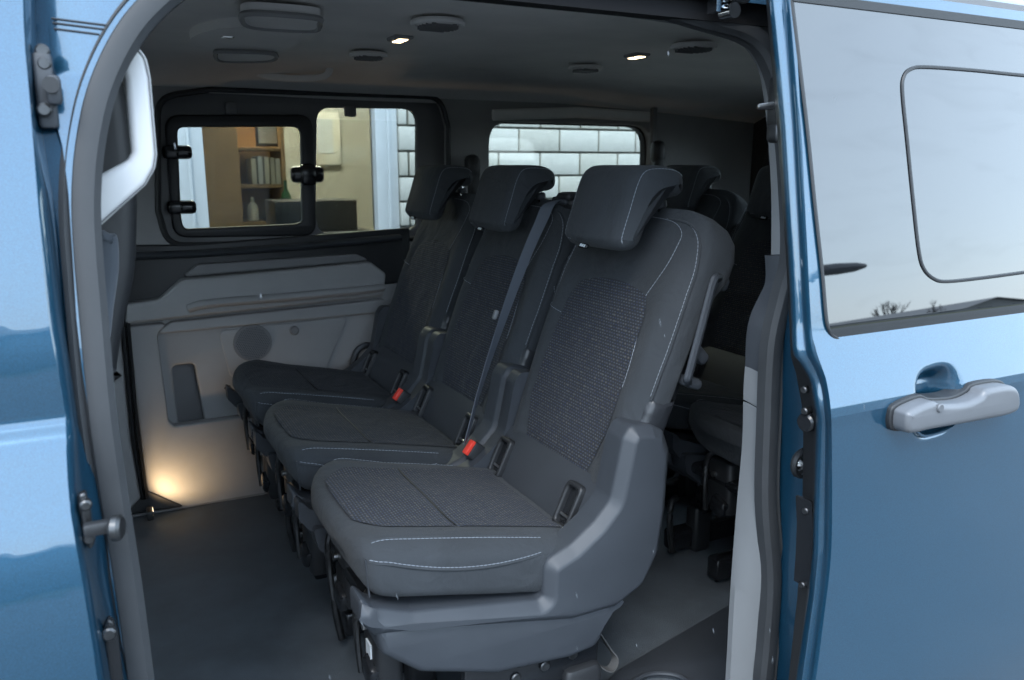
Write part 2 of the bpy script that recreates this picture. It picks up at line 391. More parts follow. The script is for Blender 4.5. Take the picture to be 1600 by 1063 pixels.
MB().box((.868, WY + .05, 1.49), (.8, .05, .03)).build('transom', M['frame'], fr, off=off_b.location)
bpart(MB().plate([rrect(WX0 + .115, 1.272, .37, 2.08, 0)], -WY - .05, -WY - .044, FY), 'window_pane', M['glass2'])
# the room behind that window
bpart(MB().plate([[(-1, -.5), (4, -.5), (4, 2.8), (-1, 2.8)]], -6.6, -6.5, FY), 'room_back_wall', M['beige'])
bpart(MB().plate([[(4.3, -.5), (6.6, -.5), (6.6, 2.8), (4.3, 2.8)]], -1.05, -1, FX), 'room_side_wall', M['beige'])
bpart(MB().plate([[(4.3, -.5), (6.6, -.5), (6.6, 2.8), (4.3, 2.8)]], 4, 4.05, FX), 'room_end_wall', M['beige'])
bpart(MB().plate([[(-1, 4.3), (4, 4.3), (4, 6.6), (-1, 6.6)]], 2.75, 2.8, FZ), 'room_ceiling', M['beige'])
bpart(MB().plate([[(-1, 4.3), (4, 4.3), (4, 6.6), (-1, 6.6)]], -.55, -.5, FZ), 'room_floor', M['beige'])
lt = thing('ceiling_lamp', 'lit ceiling lamp panel inside the office behind the window', 'lamp', (1.2, 5.6, 2.74))
MB().box((0, 0, -.02), (1.2, .3, .03), bev=.006).build('diffuser', emit('lamp_diffuser', (1, .90, .74), 34.0), lt)
MB().box((0, 0, .0), (1.24, .34, .016)).build('housing', M['frame'], lt)
bc = thing('bookcase', 'beech bookcase with open shelves inside the office', 'bookcase', (1.0, 5.7, -.5))
def BX(u): return PY(u, 270, 5.4).x
x0, x1, x2 = BX(300), BX(375), BX(441)
def bcp(mb, n, m): return mb.build(n, m, bc, off=bc.location)
bcp(MB().box(((x0 + x1) / 2, 5.6, .6), (x1 - x0, .4, 2.2), bev=.004), 'cupboard_door', M['wood'])
bcp(MB().box((x2 + .012, 5.6, .6), (.024, .4, 2.2), bev=.003), 'side_panel', M['wood'])
bcp(MB().box(((x1 + x2) / 2, 5.79, .6), (x2 - x1, .02, 2.2)), 'back_panel', M['wood'])
for v in (233, 291, 349):
    bcp(MB().box(((x1 + x2) / 2, 5.59, PY(408, v, 5.4).z), (x2 - x1 - .004, .36, .022), bev=.002), 'shelf', M['wood'])
zs = [PY(408, v, 5.4).z + .012 for v in (233, 291, 349)]
for i, (dx, h, wd, m) in enumerate(((.09, .16, .03, 'paper'), (.13, .175, .03, 'frame'), (.17, .17, .03, 'paper'), (.205, .165, .026, 'brick2'), (.24, .16, .03, 'paper'))):
    f = MB().box((x1 + dx, 5.52, zs[1] + h / 2), (wd, .2, h), bev=.003).build('folder', M[m], None)
    tag(f, ('first', 'second', 'third', 'fourth', 'fifth')[i] + ' pale folder from the cupboard on the middle shelf of the office bookcase', 'folder', 'folders in the office bookcase')
def bottle(x, y, z, h, r, m, label):
    prof = [(0, .8), (.03, 1), (.55, 1), (.68, .75), (.78, .36), (.97, .34), (1, .3)]
    o = MB().loft([[Vector((x + r * q * math.cos(a * PI / 6), y + r * q * math.sin(a * PI / 6), z + h * t)) for a in range(12)] for t, q in prof]).build('bottle', m, None)
    tag(o, label, 'bottle')
bottle(x1 + .08, 5.5, zs[2], .15, .035, M['paper'], 'white bottle on the lowest visible shelf of the office bookcase')
bottle(PY(451, 330, 5.3).x, 5.35, PY(451, 347, 5.3).z, .26, .034, M['green'], 'green bottle beside the office bookcase')
sb = MB().box((BX(455) + .03, 5.4, PY(451, 347, 5.3).z - .4), (.3, .35, .795), bev=.005).build('side_table', M['wood'], None); tag(sb, 'low beech side table beside the office bookcase carrying the green bottle', 'table')
pf = thing('picture', 'small framed picture on the top shelf of the office bookcase', 'picture', (x1 + .2, 5.5, zs[0]))
MB().box((0, 0, .085), (.15, .02, .16), bev=.004).build('frame', M['desk'], pf); MB().box((0, -.0105, .085), (.115, .003, .12)).build('print', M['frame'], pf)
dk = thing('desk', 'dark office desk with screen back below the right window pane', 'desk', (1.15, 4.8, -.5))
zt = PY(545, 313, 4.7).z
MB().box((0, .1, zt + .5 - .2), (.48, .3, .4), bev=.01).build('back_board', M['desk'], dk); MB().box((0, 0, zt + .5 - .19), (.6, .5, .03), bev=.005).build('desk_top', M['desk'], dk)
for sx in (-.26, .26): MB().box((sx, 0, .35), (.04, .45, .7)).build('leg', M['desk'], dk)
nb = thing('notice_board', 'pale notice board on the beige office wall', 'board', (1.62, 6.49, 1.3))
MB().box((0, -.01, .0), (.32, .02, .4), bev=.004).build('board', M['paper'], nb); MB().box((0, -.022, .02), (.2, .004, .26)).build('notice', M['frame'], nb)

# the far side of the yard: what the paint and the dark glass mirror
wh = thing('warehouse', 'low grey gabled shed across the yard mirrored in the dark door glass', 'building', (49, -37, -.6))
def wpart(mb, n, m): return mb.build(n, m, wh, off=wh.location)
wpart(MB().plate([[(41.5, -.6), (57, -.6), (57, 1.1), (49, 2.15), (41.5, 1.1)]], 30, 44, FY), 'wall', M['clad'])
wpart(MB().add([(41.2, -29.7, 1.1), (49, -29.7, 2.22), (49, -44.3, 2.22), (41.2, -44.3, 1.1), (57.4, -29.7, 1.1), (57.4, -44.3, 1.1)], [(0, 1, 2, 3), (1, 4, 5, 2)]), 'roof', M['dgrey'])
for x in (44.5, 48, 51.5): wpart(MB().box((x, -29.96, .75), (1.3, .1, .6)), 'window', M['desk'])
def bare_tree(x, y, h, label, seed):
    rnd = random.Random(seed); t = thing('bare_tree', label, 'tree', (x, y, -.6), 'bare trees across the yard')
    tr = MB(); br = MB()
    tr.tube([(0, 0, 0), (.05, 0, h * .25), (0, .05, h * .5)], .16, 7)
    def grow(p, d, L, r, n):
        q = p + d * L
        br.tube([p, p.lerp(q, .5) + Vector((rnd.uniform(-.06, .06) * L, 0, 0)), q], r, 4)
        if n == 0: return
        for _ in range(3):
            a = (d + Vector((rnd.uniform(-.6, .6), rnd.uniform(-.6, .6), rnd.uniform(.0, .5)))).normalized()
            grow(p.lerp(q, rnd.uniform(.5, 1)), a, L * rnd.uniform(.55, .8), r * .6, n - 1)
    for _ in range(4):
        grow(Vector((0, 0, h * rnd.uniform(.22, .5))), Vector((rnd.uniform(-.6, .6), rnd.uniform(-.6, .6), 1)).normalized(), h * .25, .07, 4)
    tr.build('trunk', M['bark'], t); br.build('crown', M['bark'], t)
bare_tree(46.5, -32, 3.3, 'bare winter tree beside the low end of the gabled shed', 3)
bare_tree(62, -48, 4.6, 'bare winter tree rising behind the gabled shed roof', 5)
sl_t = thing('street_lamp', 'street lamp with long dark head mirrored in the door glass', 'street lamp', (14.2, -12, -.6))
MB().tube([(0, 0, 0), (0, 0, 2.2), (.05, 0, 2.9), (.3, 0, 3.12), (.9, 0, 3.14)], .05, 8).build('pole', M['zinc'], sl_t)
MB().loft([[Vector((x, r * math.cos(a * PI / 6) * .8, 3.13 + r * .55 * math.sin(a * PI / 6) + dz)) for a in range(12)] for x, r, dz in ((.8, .1, 0), (.85, .24, 0), (1.3, .25, .01), (1.9, .2, .02), (2.25, .1, .03), (2.32, .03, .03))]).build('lamp_head', M['desk'], sl_t)
hd = MB()
rows = []
rh = random.Random(2)
for k in range(90):
    x = -120 + k * 4; h = rh.uniform(.5, 1.9)
    rows.append([Vector((x, -70, -.6)), Vector((x, -70.3, h * .7)), Vector((x, -72, h)), Vector((x, -75, -.6))])
hd.grid(rows); o = hd.build('far_hedge', M['grass'], None, kind='stuff'); tag(o, 'far low hedgerow along the edge of the yard', 'hedge')
ho = thing('yard_shed', 'long grey shed across the yard mirrored in the front panel', 'building', (-8, -24, -.6))
MB().box((-8, -24, 1.1), (26, 8, 3.4)).build('wall', M['clad'], ho, off=ho.location)
MB().add([(-21.4, -19.6, 2.7), (5.4, -19.6, 2.7), (5.4, -24, 3.5), (-21.4, -24, 3.5), (5.4, -28.4, 2.7), (-21.4, -28.4, 2.7)], [(0, 1, 2, 3), (3, 2, 4, 5)]).build('roof', M['dgrey'], ho, off=ho.location)

# ================================================================ VAN
van = thing('van', 'metallic blue passenger van seen through its open sliding door', 'van', (.6, 1.88, -.6))
def vp(mb, name, m, parent=None, **k): return mb.build(name, M[m] if isinstance(m, str) else m, parent or van, off=van.location, **k)
FARY = 2.73
# ---- floor
fl = vp(MB().plate([[(-1.9, .96), (2.55, .96), (2.55, 2.78), (-1.9, 2.78)]], -.03, 0, FZ, .004), 'floor_mat', 'floor')
vp(MB().box((.3, 2.70, .004), (.7, .012, .008), bev=.003), 'mat_edge_strip', 'dgrey', fl)
# sill tread in the door opening with a recessed step cup
cup = [(p.x, p.y) for p in (PZ(u, v, .012) for u, v in ((972, 1090), (1002, 1058), (1042, 1053), (1074, 1065), (1092, 1100), (1020, 1135)))]
cup = cr2(cup, 5, True)
tre = [(p.x, p.y) for p in (PZ(u, v, .012) for u, v in ((935, 1075), (965, 1046), (1150, 938), (1240, 1000), (1240, 1180), (900, 1250)))]
sill = vp(MB().plate([tre, cup], .002, .012, FZ, .004), 'sill_tread', 'shield')
vp(MB().sweep([(x, y, .013) for x, y in cup], [(.006 * math.cos(a * PI / 4), .005 * math.sin(a * PI / 4)) for a in range(8)], closed=True), 'cup_rim', 'shield', sill)

# ---- far side trim wall
def LP(px, y, r=.012): return rpoly(XZ(px, y), r)
recess = LP([(246, 152), (330, 140), (688, 152), (700, 200), (700, 372), (262, 384), (247, 330)], FARY, [.07, .02, .09, .02, .09, .12, .03])
rearwin = rrect(1.30, 2.02, .74, 1.255, .085)
pocket = LP([(268, 572), (304, 568), (322, 668), (280, 668)], FARY, .018)
wall = vp(MB().plate([[(-1.9, -.02), (2.56, -.02), (2.56, 1.345), (-1.9, 1.345)], recess, rearwin, pocket, rrect(-1.6, -.5, .82, 1.25, .08)], -2.765, -FARY, FY, .008), 'far_side_trim', 'grey')
vp(MB().plate([LP([(255, 560), (330, 560), (335, 680), (262, 680)], FARY, .01)], -2.80, -2.785, FY), 'bottle_pocket', 'dgrey', wall)
# window reveal with its frames
op1 = LP([(262, 186), (482, 184), (488, 362), (276, 366)], 2.775, [.05, .05, .045, .05])
op2 = LP([(496, 168), (652, 170), (652, 352), (640, 360), (500, 364), (494, 340)], 2.775, [.05, .05, .02, .03, .05, .02])
wf = vp(MB().plate([rrect(.13, 1.2, .82, 1.34, .05), op1, op2], -2.80, -2.776, FY, .006), 'side_window_frame', 'dgrey')
rim = [Vector((x, FARY - .004, z)) for x, z in recess]
vp(MB().sweep(rim, [(.009 * math.cos(a * PI / 4), .009 * math.sin(a * PI / 4)) for a in range(8)], (0, 1, 0), True), 'reveal_seal', 'black', wf)
pane_o = LP([(256, 180), (489, 179), (494, 368), (270, 372)], 2.77, [.05, .05, .045, .05])
pane_i = LP([(277, 199), (470, 198), (472, 346), (462, 350), (287, 358), (283, 340)], 2.77, [.022, .03, .01, .012, .03, .01])
sp = vp(MB().plate([pane_o, pane_i], -2.785, -2.762, FY, .007), 'sliding_pane_frame', 'black')
for px in ((277, 238), (284, 324)):
    c = PY(*px, 2.75); q = MB().box(c, (.085, .03, .042), bev=.012); q.box(c + Vector((.015, -.012, 0)), (.04, .016, .026), bev=.007)
    vp(q, 'pane_catch', 'gloss_black', sp)
c = PY(480, 273, 2.745); q = MB().box(c, (.11, .035, .055), bev=.016); q.box(c + Vector((.0, -.016, 0)), (.05, .022, .07), bev=.01); vp(q, 'pane_latch', 'gloss_black', sp)
vp(MB().plate([rrect(.15, 1.18, .84, 1.33, .05)], -2.797, -2.793, FY), 'window_pane', 'glass', wf)
for px in ((361, 170), (547, 174)):
    c = PY(*px, 2.755); vp(MB().box(c, (.036, .03, .036), bev=.006), 'trim_clip', 'dgrey', wf)
rw = vp(MB().plate([rrect(1.26, 2.06, .70, 1.29, .10), rrect(1.305, 2.015, .745, 1.25, .085)], -2.80, -2.766, FY, .004), 'rear_side_window_frame', 'black')
vp(MB().plate([rrect(1.29, 2.03, .73, 1.27, .09)], -2.796, -2.792, FY), 'window_pane', 'glass2', rw)
# roof-side shading lip over the rear window
vp(MB().sweep([PY(770, 180, 2.72), PY(900, 176, 2.70), PY(1015, 183, 2.72)], [(.012 * math.cos(a * PI / 4), .02 * math.sin(a * PI / 4)) for a in range(8)]), 'window_lip', 'head', rw)
# dark shelf under the window
up = vp(MB().plate([LP([(150, 384), (300, 382), (640, 356), (640, 440), (600, 445), (188, 485), (150, 490)], 2.72, .01)], -2.732, -2.715, FY, .006), 'upper_trim', 'black', wall)
vp(MB().sweep([PY(u, v, 2.70) for u, v in ((192, 401), (300, 397), (460, 386), (625, 371))], [(.02 * math.cos(a * PI / 6), .012 * math.sin(a * PI / 6)) for a in range(12)]), 'shelf_edge', 'dark', wall)
vp(MB().plate([LP([(283, 434), (310, 414), (558, 397), (580, 408)], 2.68, .012)], -2.72, -2.683, FY, .006), 'armrest_top', 'dgrey', wall)
vp(MB().plate([LP([(196, 476), (250, 469), (284, 438), (580, 410), (604, 428), (600, 463), (196, 507)], 2.665, [.012, .04, .03, .02, .02, .01, .01])], -2.72, -2.665, FY, .010), 'armrest', 'grey', wall)
vp(MB().sweep(cr([PY(u, v, y) for u, v, y in ((296, 482, 2.67), (330, 474, 2.655), (450, 464, 2.652), (570, 453, 2.655), (596, 449, 2.67))], 6), [(.022 * math.cos(a * PI / 6), .014 * math.sin(a * PI / 6)) for a in range(12)]), 'scoop_highlight_bar', 'grey', wall)  # bulging bar added to give the armrest's hollow scoop its soft highlight
vp(MB().plate([LP([(268, 504), (602, 468), (602, 488), (252, 522), (247, 518)], 2.70, .008)], -2.735, -2.70, FY, .006), 'mid_strip', 'grey', wall)
vp(MB().plate([LP([(198, 511), (262, 505), (246, 523), (264, 658), (272, 666), (392, 649), (416, 776), (284, 793), (231, 773)], 2.70, [.006, .01, .03, .02, .02, .02, .02, .01, .01])], -2.735, -2.695, FY, .007), 'lower_panel', 'grey', wall)
vp(MB().plate([LP([(342, 518), (545, 495), (505, 590), (360, 590)], 2.72, .02)], -2.732, -2.724, FY, .004), 'speaker_cover', 'grey', wall)
cc = PY(395, 536, 2.72)
spk = MB().cyl((cc.x, 2.726, cc.z), (cc.x, 2.718, cc.z), .062, 28, bev=.002)
sg = vp(spk, 'speaker_grille', 'dgrey', wall)
q = MB()
for i in range(-9, 10):
    for j in range(-9, 10):
        x, z = (i + .5 * (j % 2)) * .0062, j * .0056
        if x * x + z * z < .0029: q.cyl((cc.x + x, 2.7185, cc.z + z), (cc.x + x, 2.7165, cc.z + z), .0019, 5)
vp(q, 'grille_dots', 'dark', wall, kind='stuff')
k_ = PY(460, 517, 2.715); vp(MB().cyl((k_.x, 2.73, k_.z), (k_.x, 2.712, k_.z), .016, 16, bev=.004), 'trim_button', 'dgrey', wall)
vp(MB().sweep(cr([PY(u, v, 2.69) for u, v in ((548, 590), (556, 552), (572, 540), (588, 545))], 5), [(.012 * math.cos(a * PI / 4), .012 * math.sin(a * PI / 4)) for a in range(8)], (0, 1, 0)), 'belt_anchor', 'dark', wall)
# door-edge rubber on the far pillar and the step corner
path = cr([PY(u, v, 2.685) for u, v in ((186, 400), (194, 480), (201, 560), (212, 680), (226, 778))], 5)
vp(MB().sweep(path, [(.012, -.012), (.012, .012), (.004, .018), (0, .008), (-.004, .018), (-.012, .012), (-.012, -.012)], (0, -1, 0)), 'far_door_seal', 'black', wall)
vp(MB().plate([LP([(120, 470), (184, 478), (204, 690), (220, 779), (202, 800), (120, 800)], 2.66, .01)], -2.73, -2.66, FY, .01), 'far_pillar_trim', 'grey', wall)
step = vp(MB().plate([LP([(198, 803), (227, 768), (237, 770), (288, 792)], 2.688, .004)], -2.70, -2.688, FY, .003), 'step_corner', 'black')
# belt guides on the pillars
for px, y in (((738, 262), 2.68), ((1028, 238), 2.66)):
    c = PY(*px, y); q = MB().box(c, (.05, .05, .09), bev=.018); q.box(c + Vector((0, -.01, -.07)), (.04, .03, .10), bev=.012); vp(q, 'belt_guide', 'black')
c = PY(1028, 200, 2.67); vp(MB().box(c + Vector((0, .03, -.0)), (.022, .02, .16), bev=.004), 'belt_rail', 'dgrey')

# ---- headliner
def hz(x, y):
    e = max(0, abs(y - 1.88) - .55) / .32
    return 1.392 - .075 * e ** 2 - (.05 * max(0, (x - 1.55)) ** 1.3 if x > 1.55 else 0) + .006 * math.exp(-((x - .35) / .3) ** 2)
rows = [[Vector((x, 1.016 + 1.744 * j / 40, hz(x, 1.016 + 1.744 * j / 40))) for j in range(41)] for x in [-1.9 + 4.46 * i / 60 for i in range(61)]]
hl = vp(MB().grid(rows), 'headliner', 'head')
def ceil_pt(u, v):
    z = 1.39
    for _ in range(8): p = PZ(u, v, z); z = hz(p.x, p.y)
    return PZ(u, v, z)
for px, r in (((684, 27), .047), ((1084, 65), .047), ((575, 79), .042), ((915, 100), .042)):
    c = ceil_pt(*px); c.z -= .010
    v_ = vp(MB().cyl(c + Vector((0, 0, .004)), c - Vector((0, 0, .008)), r, 28, r * .92, bev=.003), 'air_vent', 'head')
    vp(MB().sweep([c + Vector((r * 1.08 * math.cos(a * PI / 16), r * 1.08 * math.sin(a * PI / 16), -.002)) for a in range(32)], [(.006 * math.cos(a * PI / 3), .006 * math.sin(a * PI / 3)) for a in range(6)], closed=True), 'vent_ring', 'head', v_)
    for k in range(-3, 4):
        L = math.sqrt(r * r - (k * r / 4) ** 2) * .86
        vp(MB().box(c + Vector((0, k * r / 4, -.010)), (2 * L, .003, .006)), 'vent_slat', 'dgrey', v_)
lens_m = emit('lamp_lens', (1, .78, .48), 1.1)
for px in ((625, 58), (995, 85)):
    c = ceil_pt(*px)
    rl = vp(MB().box(c - Vector((0, 0, .003)), (.046, .064, .010), bev=.004), 'roof_lamp', 'grey')
    for sy in (-.5, .5):
        vp(MB().box(c + Vector((0, sy * .030, -.0085)), (.022, .022, .004), bev=.0015), 'lamp_lens', lens_m, rl)
# roof console at the front with its pads and the little lamp
def on_ceil(px, d=.0): return [tuple((lambda p: (p.x, p.y))(ceil_pt(u, v))) for u, v in px]
con = vp(MB().plate([cr2(on_ceil([(296, 50), (340, 30), (420, 28), (470, 36), (462, 56), (420, 76), (340, 74)]), 5, True)], 1.378, 1.40, FZ, .0), 'roof_console', 'head')
for px in ([(376, 6), (392, -4), (490, 4), (498, 14), (486, 26), (396, 20)], [(336, 66), (346, 62), (424, 66), (420, 78), (346, 78)]):
    pl = cr2(on_ceil(px), 5, True)
    vp(MB().plate([pl], 1.37, 1.39, FZ, .0), 'console_pad', 'head', con)
    vp(MB().sweep([(x, y, 1.371) for x, y in pl], [(.006 * math.cos(a * PI / 3), .006 * math.sin(a * PI / 3)) for a in range(6)], closed=True), 'pad_rim', 'grey', con)
c = ceil_pt(354, 43); vp(MB().box(c + Vector((0, 0, -.018)), (.03, .022, .012), bev=.005), 'console_switch', 'steel', con)
gb = MB()
ga, gbp = ceil_pt(398, 100), ceil_pt(516, 104)
gb.sweep(cr([ga, ga + Vector((.02, 0, -.03)), (ga + gbp) / 2 + Vector((0, 0, -.038)), gbp + Vector((-.02, 0, -.03)), gbp], 6), [(.011 * math.cos(a * PI / 4), .007 * math.sin(a * PI / 4)) for a in range(8)], (0, 1, 0))
vp(gb, 'ceiling_grab_bar', 'head')

# ---- shell: roof, far flank, ends (what closes the place off from the sky)
ro = MB(); rows = []
for x in (-1.95, 2.62): rows.append([Vector((x, y, z)) for y, z in ((.992, 1.338), (1.002, 1.375), (1.03, 1.415), (1.12, 1.45), (1.4, 1.475), (1.88, 1.485), (2.36, 1.475), (2.66, 1.45), (2.77, 1.38), (2.80, 1.30))])
vp(ro.grid(rows), 'roof_panel', 'blue')
vp(MB().plate([[(-1.95, -.38), (2.62, -.38), (2.62, 1.34), (-1.95, 1.34)], rrect(.12, 1.21, .80, 1.335, .06), rrect(1.24, 2.1, .68, 1.32, .1), rrect(-1.65, -.45, .8, 1.3, .1)], -2.86, -2.83, FY), 'far_flank', 'blue')
wsh = vp(MB().plate([[(.9, -.3), (2.85, -.3), (2.85, 1.47), (.9, 1.47)], rrect(1.1, 2.66, .78, 1.36, .1)], -1.96, -1.92, FX), 'front_bulkhead', 'dgrey')
vp(MB().plate([rrect(1.08, 2.68, .76, 1.38, .1)], -1.945, -1.94, FX), 'windscreen', 'clear', wsh)
tg = vp(MB().plate([[(.95, -.3), (2.83, -.3), (2.83, 1.45), (.95, 1.45)], rrect(1.12, 2.58, .62, 1.26, .12)], 2.56, 2.60, FX), 'tailgate', 'black')
vp(MB().plate([rrect(1.1, 2.6, .6, 1.28, .12)], 2.58, 2.585, FX), 'tailgate_glass', 'clear', tg)
vp(MB().sweep(cr([(2.545, y, z) for y, z in ((2.60, .60), (2.63, .85), (2.62, 1.10), (2.54, 1.24), (2.40, 1.275), (1.8, 1.29))], 6), [(.03 * math.cos(a * PI / 4), .015 * math.sin(a * PI / 4)) for a in range(8)], (1, 0, 0)), 'tailgate_trim', 'black', tg)
vp(MB().plate([[(-1.92, -.02), (-.07, -.02), (-.07, 1.34), (-1.92, 1.34)], rrect(-1.6, -.5, .8, 1.25, .1)], -1.06, -1.02, FY), 'front_side_trim', 'dgrey')
vp(MB().plate([[(1.085, -.02), (2.58, -.02), (2.58, 1.36), (1.085, 1.36)], rrect(1.55, 2.48, .78, 1.26, .1)], -1.07, -1.03, FY), 'near_side_trim', 'black')
vp(MB().plate([rrect(1.53, 2.5, .76, 1.28, .1)], -1.045, -1.04, FY), 'near_rear_window', 'clear')
vp(MB().plate([[(-1.95, -.36), (2.6, -.36), (2.6, -.03), (-1.95, -.03)]], -.97, -.90, FY, .01), 'rocker_panel', 'blue')

# ---- front body side (the panel ahead of the opening), jamb and seal
def yf(z):                                                  # section of the front panel
    return interp([(-.4, .885), (.0, .865), (.30, .853), (.52, .851), (.60, .853), (.66, .859), (.72, .871), (.78, .8895), (.826, .903), (.832, .906), (.840, .917), (.846, .9195), (.90, .920), (.94, .925), (1.0, .934), (1.35, .987)], z)
edgeA = cr2([(34, -60), (38, 60), (46, 150), (58, 300), (66, 400), (76, 500), (90, 580), (101, 640), (103, 680), (104, 720), (110, 800), (127, 900), (143, 1000), (152, 1063), (165, 1150)], 6)
E3 = [PF(u, v, yf) for u, v in edgeA]; E3.reverse()
zt_ = [(p.z, p.x) for p in E3]
def zrows(z0, z1, extra): return sorted(set([z0 + (z1 - z0) * i / 60 for i in range(61)] + extra))
rows = []
for z in zrows(-.35, 1.35, [.825, .828, .832, .835, .838, .841, .844, .848, .852]):
    ex = interp(zt_, z)
    rows.append([Vector((-1.4 + (ex + 1.4) * t, yf(z), z)) for t in (0, .4, .7, .85, .95, 1)])
fs = vp(MB().grid(rows), 'front_body_side', 'blue', sharp=60)
vv = [-60, 60, 150, 220, 300, 400, 500, 580, 640, 700, 800, 900, 1000, 1063, 1150]
tA = [(v, u) for u, v in edgeA]
tB = [(-60, 48), (60, 51), (150, 52), (220, 60), (300, 73), (400, 84), (500, 95), (580, 108), (640, 117), (700, 119), (800, 122), (900, 140), (1000, 156), (1063, 165), (1150, 178)]
tC = [(-60, 66), (0, 72), (60, 77), (150, 80), (190, 82), (230, 95), (300, 106), (400, 113), (500, 119), (580, 128), (640, 137), (700, 144), (800, 163), (900, 172), (1000, 188), (1063, 202), (1150, 225)]
tD = [(-60, 330), (0, 232), (60, 180), (150, 142), (220, 122), (300, 112), (400, 117), (500, 124), (580, 133), (640, 142), (700, 152), (800, 166), (900, 178), (1000, 194), (1063, 208), (1150, 230)]
rows = []; rows2 = []
vs = [-60 + 1210 * i / 80 for i in range(81)]
for v in vs:
    a = PF(interp(tA, v), v, yf); ua, ub, uc, ud = (interp(t, v) for t in (tA, tB, tC, tD))
    b0 = PF(ua + (ub - ua) * .5, v, lambda z: yf(z) + .004); b1 = PF(ub, v, lambda z: yf(z) + .016)
    g1 = PF(ub + (uc - ub) * .25, v, lambda z: yf(z) + .045)
    c0 = PL(uc, v, .952); c1 = PL(uc + (ud - uc) * .12, v, .945); d0 = PL(ud + 14, v, .945)
    rows.append([a, b0, b1, g1, c0]); rows2.append([c0, c1, d0])
jb = vp(MB().grid(rows), 'door_jamb', 'blue', sharp=50)
vp(MB().grid(rows2), 'pillar_flange', 'blue', sharp=50)
# sealing seams across the flange
for (a, b) in (((80, 29), (168, 40)), ((82, 36), (162, 46)), ((84, 45), (155, 54))):
    vp(MB().sweep([PL(a[0] + (b[0] - a[0]) * t / 4, a[1] + (b[1] - a[1]) * t / 4, .9445) for t in range(5)], [(.0012, 0), (0, .0012), (-.0012, 0), (0, -.0012)]), 'body_seam', 'dark', jb)
# striker hardware up in the jamb
c = PL(71, 142, .935); q = MB().box(c, (.018, .012, .075), bev=.004); q.box(c + Vector((.008, -.012, .0)), (.014, .014, .03), bev=.005); st = vp(q, 'door_striker', 'dark')
vp(MB().cyl(c + Vector((.006, -.026, .004)), c + Vector((.006, -.014, .004)), .008, 12), 'striker_bolt', 'black', st)
for px in ((69, 100), (69, 172), (66, 80)):
    p = PL(*px, .93); vp(MB().cyl(p + Vector((0, -.006, 0)), p + Vector((0, .004, 0)), .007, 12, bev=.002), 'bolt', 'zinc', st)
# lower check bolt and latch plate
def jp(u, v): return PL(u, v, .895)
cl = vp(MB().plate([rpoly([(p.x, p.z) for p in (jp(u, v) for u, v in ((122, 772), (134, 768), (142, 800), (148, 850), (140, 860), (128, 830)))], .008)], -.902, -.892, FY, .003), 'catch_plate', 'zinc')
a = jp(132, 818); b = PL(174, 818, .885)
vp(MB().box((a + b) / 2 + Vector((0, -.012, 0)), ((b - a).length, .012, .014), bev=.003), 'catch_arm', 'black', cl)
vp(MB().cyl(b + Vector((-.001, -.012, 0)), b + Vector((.010, -.016, 0)), .0135, 18, bev=.003), 'catch_roller', 'zinc', cl)
for px in ((134, 786), (139, 838)):
    p = jp(*px); vp(MB().cyl(p + Vector((0, -.010, 0)), p, .006, 12, bev=.002), 'bolt', 'zinc', cl)
lp = vp(MB().plate([rpoly([(p.x, p.z) for p in (jp(u, v) for u, v in ((160, 985), (168, 966), (178, 970), (186, 1000), (196, 1090), (174, 1100)))], .012)], -.902, -.892, FY, .003), 'latch_plate', 'gloss_black')
p = jp(170, 986); vp(MB().cyl(p + Vector((0, -.010, 0)), p, .0075, 12, bev=.002), 'bolt', 'zinc', lp)

# opening seal, one loop
sc_ = [(222, 1130), (205, 1000), (191, 900), (172, 780), (152, 640), (139, 500), (129, 380), (127, 300), (134, 220), (152, 140), (186, 65), (228, 10), (290, -38), (380, -72), (520, -84), (680, -74), (820, -48), (960, -16), (1090, 22), (1174, 50), (1212, 106), (1230, 200), (1238, 300), (1240, 400), (1224, 468), (1209, 540), (1203, 660), (1200, 780), (1208, 900), (1202, 1000), (1196, 1063), (1194, 1130)]
path = cr([PL(u, v, .955) for u, v in sc_], 6)
prof = [(-.019, -.012), (-.019, .006), (-.012, .013), (.000, .015), (.008, .012), (.011, .006), (.016, .010), (.021, .006), (.021, -.012)]
vp(MB().sweep(path, [(-a, b) for a, b in prof], (0, -1, 0)), 'opening_seal', 'rubber')
lip = cr([PL(u + (16 if u < 600 else -13), v + (14 if 60 < u < 1190 and v < 130 else 0), .965) for u, v in sc_], 6)
vp(MB().tube(lip, .0075, 8, up=(0, 1, 0)), 'seal_lip', 'rubber')
# header band inside the top edge and the roof rail above
def strip(A, B, offA, offB, name, m, th=.012, n=8, **k):
    a = cr([PL(u, v, offA) for u, v in A], n); b = cr([PL(u, v, offB) for u, v in B], n)
    rows = [[p, p.lerp(q, .5) + Vector((0, -.004, 0)), q, q + Vector((0, th, 0)), p + Vector((0, th, 0))] for p, q in zip(a, b)]
    return vp(MB().loft(rows), name, m, **k)
strip([(300, -60), (600, -50), (830, -6), (960, 10), (1090, 28), (1135, 36), (1169, 51), (1187, 66), (1203, 97), (1208, 126), (1214, 190), (1219, 300), (1219, 402)],
      [(300, -40), (600, -30), (825, 4), (958, 21), (1088, 40), (1132, 49), (1156, 62), (1172, 74), (1190, 102), (1198, 130), (1206, 192), (1213, 300), (1213, 402)], 1.0, 1.005, 'header_trim', 'pale')
vp(MB().grid([[PL(u, v, o) for u, v, o in ((a, b - 90, .985), (a, b - 36, .965), (a, b - 8, .978))] for a, b in ((200, 20), (400, -75), (700, -70), (960, -14), (1085, 18), (1165, 58), (1200, 110), (1218, 200), (1230, 300))]), 'upper_track', 'matt')
vp(MB().box((.33, 1.022, 1.3435), (4.5, .03, .067)), 'cant_rail', 'matt')
